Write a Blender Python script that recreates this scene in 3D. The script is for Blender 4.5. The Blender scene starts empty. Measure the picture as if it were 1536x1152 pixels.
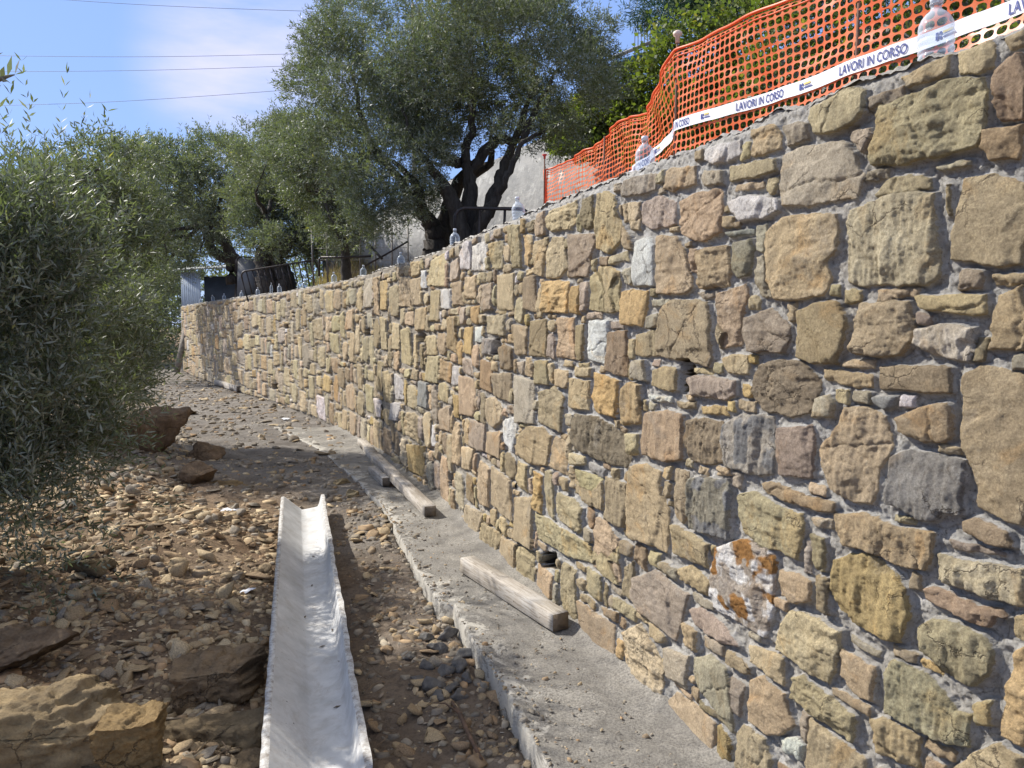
import bpy, math, random
import numpy as np
from mathutils import Vector
R = math.radians
rng = np.random.default_rng(7)
random.seed(7)
scene = bpy.context.scene
COL = scene.collection

# ------------------------------------------------------------------ camera, sky, sun, exposure
cam_d = bpy.data.cameras.new('camera'); cam = bpy.data.objects.new('camera', cam_d); COL.objects.link(cam)
cam_d.sensor_width = 36; cam_d.lens = 1150/1536*36; cam_d.clip_start = .05; cam_d.clip_end = 3000
EYE = 1.65; PITCH = math.atan(87/1150)
cam.location = (0, 0, EYE); cam.rotation_euler = (math.pi/2-PITCH, 0, 0)
scene.camera = cam
scene.render.resolution_x = 1024; scene.render.resolution_y = 768
scene.view_settings.view_transform = 'Standard'; scene.view_settings.look = 'None'
scene.view_settings.gamma = 1; scene.view_settings.exposure = 0.55
SUN_AZ, SUN_EL = 67, 41            # degrees left of the view direction, elevation
sd = Vector((-math.sin(R(SUN_AZ))*math.cos(R(SUN_EL)), math.cos(R(SUN_AZ))*math.cos(R(SUN_EL)), math.sin(R(SUN_EL))))
sun_d = bpy.data.lights.new('sun', 'SUN'); sun = bpy.data.objects.new('sun', sun_d); COL.objects.link(sun)
sun_d.energy = 4.7; sun_d.angle = R(.5); sun_d.color = (1, .955, .88)
sun.rotation_euler = sd.to_track_quat('Z', 'Y').to_euler(); sun.location = (-8, 6, 12)
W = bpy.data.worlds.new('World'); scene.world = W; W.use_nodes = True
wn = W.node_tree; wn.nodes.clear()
def N(t, kind, **kw):
    n = t.nodes.new(kind)
    for k, v in kw.items():
        if hasattr(n, k): setattr(n, k, v)
        else: n.inputs[k.replace('_', ' ')].default_value = v
    return n
sky = N(wn, 'ShaderNodeTexSky', sky_type='NISHITA', sun_disc=False, sun_elevation=R(SUN_EL), sun_rotation=R(-SUN_AZ),
        altitude=200, air_density=1.0, dust_density=.4, ozone_density=3.0)
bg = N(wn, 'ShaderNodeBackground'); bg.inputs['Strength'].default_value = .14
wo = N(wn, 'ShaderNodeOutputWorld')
tc = N(wn, 'ShaderNodeTexCoord'); mp = N(wn, 'ShaderNodeMapping')
mp.inputs['Rotation'].default_value = (0, .45, .25); mp.inputs['Scale'].default_value = (2.2, 3.0, 9.0)
wn.links.new(tc.outputs['Generated'], mp.inputs[0])
cn = N(wn, 'ShaderNodeTexNoise'); cn.inputs['Scale'].default_value = 1.6; cn.inputs['Detail'].default_value = 7; cn.inputs['Roughness'].default_value = .55
wn.links.new(mp.outputs[0], cn.inputs[0])
cr = N(wn, 'ShaderNodeMapRange'); cr.inputs['From Min'].default_value = .42; cr.inputs['From Max'].default_value = .75
wn.links.new(cn.outputs[0], cr.inputs[0])
# the cloud bank stands in one part of the sky: a direction test
dp = N(wn, 'ShaderNodeVectorMath', operation='DOT_PRODUCT')
cdir = Vector(((390-768)/1150, 1, (489-120)/1150)).normalized(); dp.inputs[1].default_value = cdir
wn.links.new(tc.outputs['Generated'], dp.inputs[0])
dr = N(wn, 'ShaderNodeMapRange'); dr.inputs['From Min'].default_value = .989; dr.inputs['From Max'].default_value = .9995
dr.interpolation_type = 'SMOOTHSTEP'
wn.links.new(dp.outputs['Value'], dr.inputs[0])
cm = N(wn, 'ShaderNodeMath', operation='MULTIPLY'); wn.links.new(cr.outputs[0], cm.inputs[0]); wn.links.new(dr.outputs[0], cm.inputs[1])
mx = N(wn, 'ShaderNodeMix', data_type='RGBA'); mx.inputs['B'].default_value = (4.0, 4.1, 5.5, 1)
# clear blue low in the sky; white haze added above for neutral fill light
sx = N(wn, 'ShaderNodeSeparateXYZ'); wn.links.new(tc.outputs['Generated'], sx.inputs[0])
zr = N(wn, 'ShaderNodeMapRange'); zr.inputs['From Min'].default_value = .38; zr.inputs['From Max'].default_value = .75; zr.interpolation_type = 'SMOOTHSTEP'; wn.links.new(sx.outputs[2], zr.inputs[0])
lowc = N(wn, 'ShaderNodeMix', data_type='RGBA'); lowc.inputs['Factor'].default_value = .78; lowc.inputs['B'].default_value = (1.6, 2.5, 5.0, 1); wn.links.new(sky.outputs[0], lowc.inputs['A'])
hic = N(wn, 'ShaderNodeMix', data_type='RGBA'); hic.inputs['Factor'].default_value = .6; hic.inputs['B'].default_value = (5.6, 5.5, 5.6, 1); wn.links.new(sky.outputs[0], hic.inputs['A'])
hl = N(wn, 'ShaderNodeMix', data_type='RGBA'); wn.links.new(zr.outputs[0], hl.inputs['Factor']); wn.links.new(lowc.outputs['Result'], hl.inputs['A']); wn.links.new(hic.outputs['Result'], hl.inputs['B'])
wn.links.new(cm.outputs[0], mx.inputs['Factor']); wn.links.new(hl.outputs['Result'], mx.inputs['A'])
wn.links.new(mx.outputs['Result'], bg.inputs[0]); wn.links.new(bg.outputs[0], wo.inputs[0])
scene.cycles.max_bounces = 6; scene.cycles.transparent_max_bounces = 16

# ------------------------------------------------------------------ numpy noise
def _h(ix, iy, s):
    n = (ix.astype(np.int64)*374761393 + iy.astype(np.int64)*668265263 + s*1442695041) & 0x7fffffff
    n = ((n ^ (n >> 13))*1274126177) & 0x7fffffff
    return ((n ^ (n >> 16)) & 0xffff)/65535.
def vn(x, y, s=0):
    ix = np.floor(x); iy = np.floor(y); fx = x-ix; fy = y-iy
    fx = fx*fx*fx*(fx*(fx*6-15)+10); fy = fy*fy*fy*(fy*(fy*6-15)+10)
    a = _h(ix, iy, s); b = _h(ix+1, iy, s); c = _h(ix, iy+1, s); d = _h(ix+1, iy+1, s)
    return (a*(1-fx)+b*fx)*(1-fy)+(c*(1-fx)+d*fx)*fy*1. - .5
def fbm(x, y, s=0, o=4, g=.5):
    r = 0; a = 1.
    for k in range(o):
        r = r + a*vn(x*2**k+k*17.3, y*2**k+k*9.1, s+k); a *= g
    return r
def sstep(x, a, b):
    t = np.clip((x-a)/(b-a), 0, 1); return t*t*(3-2*t)

# ------------------------------------------------------------------ mesh helpers
def mesh(name, V, F, mat=None, parent=None, smooth=False, attrs=None, link=True, mats=None, midx=None):
    """V (n,3); F (m,k) array, or list of arrays with different k"""
    V = np.asarray(V, np.float32); Fs = F if isinstance(F, list) and len(F) and isinstance(F[0], np.ndarray) else [np.asarray(F)]
    me = bpy.data.meshes.new(name); me.vertices.add(len(V)); me.vertices.foreach_set('co', V.ravel())
    tot = np.concatenate([np.full(len(f), f.shape[1]) for f in Fs]); idx = np.concatenate([f.ravel() for f in Fs]).astype(np.int32)
    me.loops.add(len(idx)); me.loops.foreach_set('vertex_index', idx)
    me.polygons.add(len(tot)); st = np.r_[0, np.cumsum(tot)[:-1]].astype(np.int32)
    me.polygons.foreach_set('loop_start', st); me.polygons.foreach_set('loop_total', tot.astype(np.int32))
    if smooth: me.polygons.foreach_set('use_smooth', np.ones(len(tot), bool))
    for m in (mats or ([mat] if mat else [])): me.materials.append(m)
    if midx is not None: me.polygons.foreach_set('material_index', np.asarray(midx, np.int32))
    me.update(calc_edges=True); me.validate()
    for k, a in (attrs or {}).items():
        a = np.asarray(a, np.float32)
        if a.ndim == 2:
            at = me.attributes.new(k, 'FLOAT_COLOR', 'POINT')
            if a.shape[1] == 3: a = np.c_[a, np.ones(len(a))]
            at.data.foreach_set('color', a.astype(np.float32).ravel())
        else:
            at = me.attributes.new(k, 'FLOAT', 'POINT'); at.data.foreach_set('value', a)
    o = bpy.data.objects.new(name, me)
    if link: COL.objects.link(o)
    if parent is not None: o.parent = parent
    return o
def tag(o, label=None, cat=None, group=None, kind=None):
    if label: o['label'] = label
    if cat: o['category'] = cat
    if group: o['group'] = group
    if kind: o['kind'] = kind
    return o
def empty(name, loc=(0, 0, 0), rz=0, **k):
    o = bpy.data.objects.new(name, None); COL.objects.link(o); o.location = loc; o.rotation_euler = (0, 0, rz); o.empty_display_size = .1
    return tag(o, **k)
def children(o): return [c for c in bpy.data.objects if c.parent == o]
def copy_tree(o, parent=None):
    c = o.copy(); COL.objects.link(c); c.parent = parent
    for ch in list(children(o)): copy_tree(ch, c)
    return c
class MB:
    def __init__(s): s.V = []; s.F = {}; s.n = 0
    def add(s, V, F):
        V = np.asarray(V, float)
        for f in F: s.F.setdefault(len(f), []).append([i+s.n for i in f])
        s.V.append(V); s.n += len(V); return s
    def box(s, c, sz, M=None, bev=0):
        x, y, z = np.array(sz)/2.
        V = np.array([(a*x, b*y, d*z) for a in (-1, 1) for b in (-1, 1) for d in (-1, 1)])
        if M is not None: V = V@np.array(M).T
        return s.add(V+np.array(c), [(0, 1, 3, 2), (4, 6, 7, 5), (0, 4, 5, 1), (2, 3, 7, 6), (0, 2, 6, 4), (1, 5, 7, 3)])
    def tube(s, pts, rad, n=7, cap=True, lump=0, closed=False):
        P = np.array(pts, float); rad = np.broadcast_to(np.array(rad, float), (len(P),)).copy()
        T = np.gradient(P, axis=0); 
        if closed: T = np.roll(P, -1, 0)-np.roll(P, 1, 0)
        T /= np.linalg.norm(T, axis=1)[:, None]+1e-9
        ref = np.array([0, 0, 1.]) if abs(T[:, 2]).mean() < .8 else np.array([1., 0, 0])
        A = np.cross(T, ref); A /= np.linalg.norm(A, axis=1)[:, None]+1e-9; B = np.cross(T, A)
        th = np.arange(n)/n*2*np.pi; V = []
        for i in range(len(P)):
            rr = rad[i]*(1+lump*rng.uniform(-1, 1, n))
            V.append(P[i]+A[i]*(np.cos(th)*rr)[:, None]+B[i]*(np.sin(th)*rr)[:, None])
        m = len(P); F = []
        for i in range(m if closed else m-1):
            j = (i+1) % m
            for k in range(n): F.append((i*n+k, i*n+(k+1) % n, j*n+(k+1) % n, j*n+k))
        if cap and not closed: F += [tuple(range(n))[::-1], tuple((m-1)*n+k for k in range(n))]
        return s.add(np.vstack(V), F)
    def lathe(s, c, prof, n=20, cap=True):
        th = np.arange(n)/n*2*np.pi
        V = [np.c_[np.cos(th)*r, np.sin(th)*r, np.full(n, z)] for r, z in prof]; F = []
        for i in range(len(prof)-1):
            for k in range(n): F.append((i*n+k, i*n+(k+1) % n, (i+1)*n+(k+1) % n, (i+1)*n+k))
        if cap: F += [tuple(range(n))[::-1], tuple((len(prof)-1)*n+k for k in range(n))]
        return s.add(np.vstack(V)+np.array(c), F)
    def build(s, name, mat, parent=None, smooth=False, attrs=None):
        return mesh(name, np.vstack(s.V), [np.array(f) for f in s.F.values()], mat, parent, smooth, attrs)

# ------------------------------------------------------------------ materials
def new_mat(name):
    m = bpy.data.materials.new(name); m.use_nodes = True; t = m.node_tree
    return m, t, t.nodes['Principled BSDF']
def noise(t, scale, detail=4, rough=.5, vec=None, dist=0):
    n = t.nodes.new('ShaderNodeTexNoise'); n.inputs['Scale'].default_value = scale; n.inputs['Detail'].default_value = detail
    n.inputs['Roughness'].default_value = rough; n.inputs['Distortion'].default_value = dist
    if vec is not None: t.links.new(vec, n.inputs['Vector'])
    return n.outputs[0]
def coords(t, kind='Object'):
    return t.nodes.new('ShaderNodeTexCoord').outputs[kind]
def mrange(t, v, a, b, c=0, d=1):
    n = t.nodes.new('ShaderNodeMapRange'); t.links.new(v, n.inputs[0])
    for k, x in zip((1, 2, 3, 4), (a, b, c, d)): n.inputs[k].default_value = x
    return n.outputs[0]
def mixc(t, f, a, b, mode='MIX'):
    n = t.nodes.new('ShaderNodeMix'); n.data_type = 'RGBA'; n.blend_type = mode
    for s, v in (('Factor', f), ('A', a), ('B', b)):
        if isinstance(v, (int, float)): n.inputs[s].default_value = v
        elif isinstance(v, (tuple, list)): n.inputs[s].default_value = (*v[:3], 1)
        else: t.links.new(v, n.inputs[s])
    return n.outputs['Result']
def mth(t, op, a, b=0.):
    n = t.nodes.new('ShaderNodeMath'); n.operation = op
    for i, v in enumerate((a, b)):
        if isinstance(v, (int, float)): n.inputs[i].default_value = v
        else: t.links.new(v, n.inputs[i])
    return n.outputs[0]
def bump(t, bs, h, strength=.5, dist=.01):
    n = t.nodes.new('ShaderNodeBump'); n.inputs['Strength'].default_value = strength; n.inputs['Distance'].default_value = dist
    t.links.new(h, n.inputs['Height']); t.links.new(n.outputs[0], bs.inputs['Normal'])
def attr(t, name):
    n = t.nodes.new('ShaderNodeAttribute'); n.attribute_name = name; return n
def simple(name, c1, c2=None, scale=8, rough=.8, metal=0, bmp=.3, bd=.005, detail=5, bscale=None):
    m, t, b = new_mat(name); co = coords(t)
    c2 = c2 or tuple(x*.65 for x in c1)
    t.links.new(mixc(t, mrange(t, noise(t, scale, detail, .6, co), .35, .65), c1, c2), b.inputs['Base Color'])
    b.inputs['Roughness'].default_value = rough; b.inputs['Metallic'].default_value = metal
    if bmp: bump(t, b, noise(t, bscale or scale*6, 5, .65, co), bmp, bd)
    return m

# stone + mortar of the wall: colour per stone in 'col', stone mask in 'msk', per-stone random in 'rnd'
def voro(t, vec, scale, feature='F1'):
    n = t.nodes.new('ShaderNodeTexVoronoi'); n.feature = feature; n.inputs['Scale'].default_value = scale; t.links.new(vec, n.inputs['Vector']); return n
def warped(t, vec, scale, amt):
    n = t.nodes.new('ShaderNodeTexNoise'); n.inputs['Scale'].default_value = scale; n.inputs['Detail'].default_value = 5; n.inputs['Roughness'].default_value = .65; t.links.new(vec, n.inputs['Vector'])
    m = t.nodes.new('ShaderNodeVectorMath'); m.operation = 'MULTIPLY_ADD'; t.links.new(n.outputs['Color'], m.inputs[0]); m.inputs[1].default_value = (amt,)*3; t.links.new(vec, m.inputs[2]); return m.outputs[0]
def fracture(t, v, c, k=1., amt=1.):
    """broken-rock look: tonal facets, grain and thin cracks; returns colour and height"""
    w = warped(t, v, 9*k, .12/k); w2 = warped(t, v, 30*k, .035/k)
    f1 = voro(t, w, 10*k); f2 = voro(t, w2, 42*k); e1 = voro(t, w, 6.5*k, 'DISTANCE_TO_EDGE')
    sep = t.nodes.new('ShaderNodeSeparateColor'); t.links.new(f1.outputs['Color'], sep.inputs[0]); sep2 = t.nodes.new('ShaderNodeSeparateColor'); t.links.new(f2.outputs['Color'], sep2.inputs[0])
    c = mixc(t, mth(t, 'MULTIPLY', sep.outputs[0], .45*amt), c, mixc(t, 1, c, (.70, .67, .63), 'MULTIPLY'))
    c = mixc(t, mth(t, 'MULTIPLY', sep2.outputs[1], .40*amt), c, mixc(t, 1, c, (1.28, 1.27, 1.24), 'MULTIPLY'))
    c = mixc(t, mrange(t, noise(t, 95*k, 6, .8, v), .46, .60, 0, .34*amt), c, mixc(t, 1, c, (.52, .48, .44), 'MULTIPLY'))
    gate = mrange(t, noise(t, 4*k, 3, .5, v), .53, .58)
    cr = mth(t, 'MULTIPLY', mrange(t, e1.outputs['Distance'], .0, .022, 1, 0), gate)
    c = mixc(t, mth(t, 'MULTIPLY', cr, .6), c, (.09, .07, .05))
    h = mth(t, 'ADD', mth(t, 'MULTIPLY', sep.outputs[1], .55), mth(t, 'MULTIPLY', sep2.outputs[0], .28)); h = mth(t, 'SUBTRACT', h, mth(t, 'MULTIPLY', cr, .8))
    return c, h
def wall_material():
    m, t, b = new_mat('wall_stone'); co = coords(t)
    col = attr(t, 'col').outputs['Color']; msk = attr(t, 'msk').outputs['Fac']; rn = attr(t, 'rnd').outputs['Fac']
    # offset noise per stone
    cx = t.nodes.new('ShaderNodeCombineXYZ'); t.links.new(mth(t, 'MULTIPLY', rn, 37.), cx.inputs[0]); t.links.new(mth(t, 'MULTIPLY', rn, 91.), cx.inputs[2])
    va = t.nodes.new('ShaderNodeVectorMath'); va.operation = 'ADD'; t.links.new(co, va.inputs[0]); t.links.new(cx.outputs[0], va.inputs[1]); v = va.outputs[0]
    n1 = noise(t, 8, 8, .7, v, .6); n2 = noise(t, 46, 8, .75, v, .4); n3 = noise(t, 170, 4, .7, v)
    c = mixc(t, mrange(t, n1, .36, .66), mixc(t, 1, col, (.80, .785, .77), 'MULTIPLY'), mixc(t, 1, col, (1.18, 1.15, 1.10), 'MULTIPLY'))
    # ochre / rusty patches, grey patches
    c = mixc(t, mth(t, 'MULTIPLY', mrange(t, noise(t, 5, 5, .6, v, 1.), .56, .66), .55), c, mixc(t, 1, col, (1.1, .86, .58), 'MULTIPLY'))
    c = mixc(t, mth(t, 'MULTIPLY', mrange(t, noise(t, 3.3, 6, .65, v, .4), .6, .66), .45), c, (.33, .305, .265))
    c = mixc(t, mth(t, 'MULTIPLY', mrange(t, n2, .56, .68), .75), c, (.15, .115, .075))
    c = mixc(t, mth(t, 'MULTIPLY', mrange(t, noise(t, 22, 6, .7, v), .62, .72), .5), c, (.55, .50, .40))
    c = mixc(t, mrange(t, n3, .38, .62, 0, .6), c, mixc(t, 1, col, (.5, .47, .44), 'MULTIPLY'))
    c, fh = fracture(t, v, c)
    # mortar
    mo = mixc(t, mrange(t, noise(t, 45, 6, .75, co), .32, .7), (.32, .305, .278), (.57, .55, .51))
    mo = mixc(t, mth(t, 'MULTIPLY', mrange(t, noise(t, 120, 3, .6, co), .55, .7), .7), mo, (.13, .125, .12))
    mo = mixc(t, mth(t, 'MULTIPLY', mrange(t, noise(t, 1.1, 4, .6, co), .42, .6), .3), mo, (.36, .31, .24))
    mo = mixc(t, mth(t, 'MULTIPLY', attr(t, 'dust_shade').outputs['Fac'], .75), mo, mixc(t, noise(t, 30, 5, .7, co), (.12, .10, .075), (.36, .30, .22)))  # far mortar: brown dusty tone, darkened to put joint shadow into the colour
    mo = mixc(t, mth(t, 'MULTIPLY', mrange(t, noise(t, 13, 7, .75, co, 1.), .58, .66), .6), mo, (.62, .60, .57))
    f = mth(t, 'ADD', msk, mth(t, 'MULTIPLY', mth(t, 'SUBTRACT', noise(t, 70, 4, .6, co), .5), .9))
    # cement smears over the stone edges
    fin = mixc(t, mrange(t, f, .42, .62), mo, c)
    t.links.new(fin, b.inputs['Base Color']); b.inputs['Roughness'].default_value = .88
    b.inputs['Specular IOR Level'].default_value = .25
    hh = mth(t, 'ADD', mth(t, 'MULTIPLY', noise(t, 60, 10, .85, v, .5), .8), mth(t, 'MULTIPLY', mth(t, 'MULTIPLY', fh, msk), .55))
    bump(t, b, hh, 1., .015)
    return m
M_WALL = wall_material()
def col_material(name, mul=1., scale=14, bd=.008, dark=(.08, .06, .04), rough=.9, amt=.6, frac=0):
    """rocks: colour from the object's 'col' attribute"""
    m, t, b = new_mat(name); co = coords(t); col = attr(t, 'col').outputs['Color']
    c = mixc(t, mrange(t, noise(t, scale, 6, .65, co), .34, .68), mixc(t, 1, col, (.6, .58, .56), 'MULTIPLY'), mixc(t, 1, col, (1.25, 1.2, 1.1), 'MULTIPLY'))
    c = mixc(t, mth(t, 'MULTIPLY', mrange(t, noise(t, scale*4, 5, .7, co), .58, .75), amt), c, dark)
    if frac:
        c, fh = fracture(t, co, c, frac); hh = mth(t, 'ADD', noise(t, scale*5, 9, .8, co), mth(t, 'MULTIPLY', fh, .8)); bump(t, b, hh, 1., bd)
    else: bump(t, b, noise(t, scale*5, 7, .7, co), .6, bd)
    t.links.new(c, b.inputs['Base Color']); b.inputs['Roughness'].default_value = rough; b.inputs['Specular IOR Level'].default_value = .25
    return m
M_ROCK = col_material('rock')
M_BOULD = col_material('boulder_rock', scale=8, bd=.03, frac=.8)

def ground_material():
    m, t, b = new_mat('soil'); co = coords(t); g = attr(t, 'grey').outputs['Fac']
    br = mixc(t, mrange(t, noise(t, 1.4, 6, .6, co), .35, .65), (.25, .165, .10), (.40, .295, .19))
    br = mixc(t, mrange(t, noise(t, 26, 6, .7, co), .45, .7), br, (.11, .075, .05))
    br = mixc(t, mth(t, 'MULTIPLY', mrange(t, noise(t, 60, 4, .7, co), .6, .72), .6), br, (.30, .24, .17))
    gr = mixc(t, mrange(t, noise(t, 2.3, 6, .6, co, .5), .35, .65), (.17, .15, .13), (.33, .30, .265))
    gr = mixc(t, mrange(t, noise(t, 50, 5, .7, co), .5, .72), gr, (.11, .10, .09))
    t.links.new(mixc(t, g, br, gr), b.inputs['Base Color']); b.inputs['Roughness'].default_value = .95; b.inputs['Specular IOR Level'].default_value = .15
    bump(t, b, mth(t, 'ADD', noise(t, 30, 8, .75, co), mth(t, 'MULTIPLY', noise(t, 120, 4, .7, co), .4)), 1., .03)
    return m
M_SOIL = ground_material()
def concrete_top():
    m, t, b = new_mat('rough_concrete'); co = coords(t); pale = attr(t, 'pale').outputs['Fac']
    c = mixc(t, mrange(t, noise(t, 3.5, 6, .65, co, .7), .35, .65), (.20, .187, .165), (.37, .345, .30))
    c = mixc(t, mrange(t, noise(t, 90, 4, .7, co), .42, .7), c, (.12, .11, .10))
    f = mth(t, 'ADD', pale, mth(t, 'MULTIPLY', mth(t, 'SUBTRACT', noise(t, 4.5, 10, .78, co, 1.0), .5), 2.6))
    c = mixc(t, mth(t, 'MULTIPLY', mrange(t, f, .52, .62), .8), c, (.50, .47, .41))
    t.links.new(c, b.inputs['Base Color']); b.inputs['Roughness'].default_value = .92; b.inputs['Specular IOR Level'].default_value = .2
    bump(t, b, mth(t, 'ADD', noise(t, 110, 6, .75, co), mth(t, 'MULTIPLY', noise(t, 14, 5, .6, co), .6)), .8, .012)
    return m
M_CONC = concrete_top()
def leaf_material(name, top, under, yel=(.30, .27, .08), trans=.35):
    m = bpy.data.materials.new(name); m.use_nodes = True; t = m.node_tree; t.nodes.clear()
    out = t.nodes.new('ShaderNodeOutputMaterial'); geo = t.nodes.new('ShaderNodeNewGeometry')
    co = coords(t); rr = attr(t, 'rnd').outputs['Fac']
    a = mixc(t, rr, tuple(x*.62 for x in top), tuple(x*1.3 for x in top))
    a = mixc(t, mrange(t, noise(t, .9, 3, .5, co), .4, .65), a, mixc(t, 1, a, (.72, .78, .85), 'MULTIPLY'))
    a = mixc(t, mrange(t, rr, .93, .97), a, yel)
    u = mixc(t, rr, tuple(x*.8 for x in under), tuple(x*1.15 for x in under))
    c = mixc(t, geo.outputs['Backfacing'], a, u)
    d = t.nodes.new('ShaderNodeBsdfPrincipled'); t.links.new(c, d.inputs['Base Color']); d.inputs['Roughness'].default_value = .5
    d.inputs['Specular IOR Level'].default_value = .4
    tr = t.nodes.new('ShaderNodeBsdfTranslucent'); t.links.new(mixc(t, 1, a, (1.5, 1.7, .7), 'MULTIPLY'), tr.inputs[0])
    mxs = t.nodes.new('ShaderNodeMixShader'); mxs.inputs[0].default_value = trans
    t.links.new(d.outputs[0], mxs.inputs[1]); t.links.new(tr.outputs[0], mxs.inputs[2]); t.links.new(mxs.outputs[0], out.inputs[0])
    return m
M_OLIVE = leaf_material('olive_leaf', (.12, .135, .078), (.31, .325, .265), trans=.36)
M_OLIVE_FAR = leaf_material('olive_leaf_far', (.145, .158, .10), (.25, .27, .21), trans=.36)
M_IVY = leaf_material('ivy_leaf', (.14, .17, .04), (.16, .185, .07), yel=(.3, .25, .06), trans=.4)
M_PINE = leaf_material('conifer_leaf', (.022, .06, .032), (.03, .07, .04), yel=(.05, .09, .04), trans=.2)
M_GRASS = leaf_material('dry_grass', (.36, .27, .16), (.34, .26, .16), yel=(.5, .4, .2), trans=.3)
def bark_material():
    m, t, b = new_mat('olive_bark'); co = coords(t)
    mp = t.nodes.new('ShaderNodeMapping'); mp.inputs['Scale'].default_value = (1, 1, .25); t.links.new(co, mp.inputs[0])
    c = mixc(t, mrange(t, noise(t, 18, 6, .7, mp.outputs[0], .5), .35, .65), (.025, .020, .016), (.09, .077, .063))
    t.links.new(c, b.inputs['Base Color']); b.inputs['Roughness'].default_value = .9
    bump(t, b, noise(t, 30, 6, .7, mp.outputs[0], .6), 1., .03)
    return m
M_BARK = bark_material()
def wood_material():
    m, t, b = new_mat('weathered_timber'); co = coords(t)
    mp = t.nodes.new('ShaderNodeMapping'); mp.inputs['Scale'].default_value = (.08, 1, 1); t.links.new(co, mp.inputs[0])
    c = mixc(t, mrange(t, noise(t, 40, 6, .6, mp.outputs[0]), .35, .65), (.30, .26, .21), (.46, .415, .355))
    c = mixc(t, mth(t, 'MULTIPLY', mrange(t, noise(t, 5, 6, .65, co), .5, .66), .55), c, (.45, .43, .40))
    c = mixc(t, mrange(t, noise(t, 130, 3, .6, mp.outputs[0]), .52, .60, 0, .6), c, (.20, .165, .125))
    c = mixc(t, mrange(t, noise(t, 28, 4, .6, co), .66, .70), c, (.10, .075, .05))
    t.links.new(c, b.inputs['Base Color']); b.inputs['Roughness'].default_value = .85
    bump(t, b, mth(t, 'ADD', noise(t, 60, 5, .7, mp.outputs[0]), mth(t, 'MULTIPLY', noise(t, 100, 4, .6, co), .4)), .6, .006)
    return m
M_WOOD = wood_material()

# ------------------------------------------------------------------ plan of the wall
CTRL = [(1.62,0.75),(1.40,1.35),(1.22,1.86),(1.11,2.05),(1.02,2.25),(.92,2.5),(.79,2.82),(.66,3.22),(.50,3.68),(.33,4.18),(.10,4.84),(-.30,6.05),(-.71,7.30),(-1.18,8.5),(-1.9,10.35),(-2.75,12.2),(-4.75,15.9),(-6.7,18.9),(-9.3,23.2),(-12.0,27.8)]
def _curve():
    P = np.array(CTRL, float); s = np.r_[0, np.cumsum(np.hypot(*np.diff(P, axis=0).T))]; u = np.arange(0, s[-1], .01)
    X = np.interp(u, s, P[:, 0]); Y = np.interp(u, s, P[:, 1])
    def sm(a):
        out = a.copy()
        for w in (40, 25):
            k = np.hanning(2*w+1); k /= k.sum(); pad = np.r_[2*out[0]-out[w:0:-1], out, 2*out[-1]-out[-2:-w-2:-1]]; out = np.convolve(pad, k, 'valid')
        return out
    X = sm(X); Y = sm(Y); return np.r_[0, np.cumsum(np.hypot(np.diff(X), np.diff(Y)))], X, Y
CS, CX, CY = _curve()
_tx = np.gradient(CX, CS); _ty = np.gradient(CY, CS)
k_ = np.hanning(101); k_ /= k_.sum(); _tx = np.convolve(np.pad(_tx, 50, 'edge'), k_, 'valid'); _ty = np.convolve(np.pad(_ty, 50, 'edge'), k_, 'valid')
_l = np.hypot(_tx, _ty); _tx /= _l; _ty /= _l
def wallp(u, off=0.):
    """point of the wall's front plane at arc length u, off metres out in front of it"""
    x = np.interp(u, CS, CX); y = np.interp(u, CS, CY); tx = np.interp(u, CS, _tx); ty = np.interp(u, CS, _ty)
    return x-ty*off, y+tx*off
U_END = 30.05; WALL_H = 2.36

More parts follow.
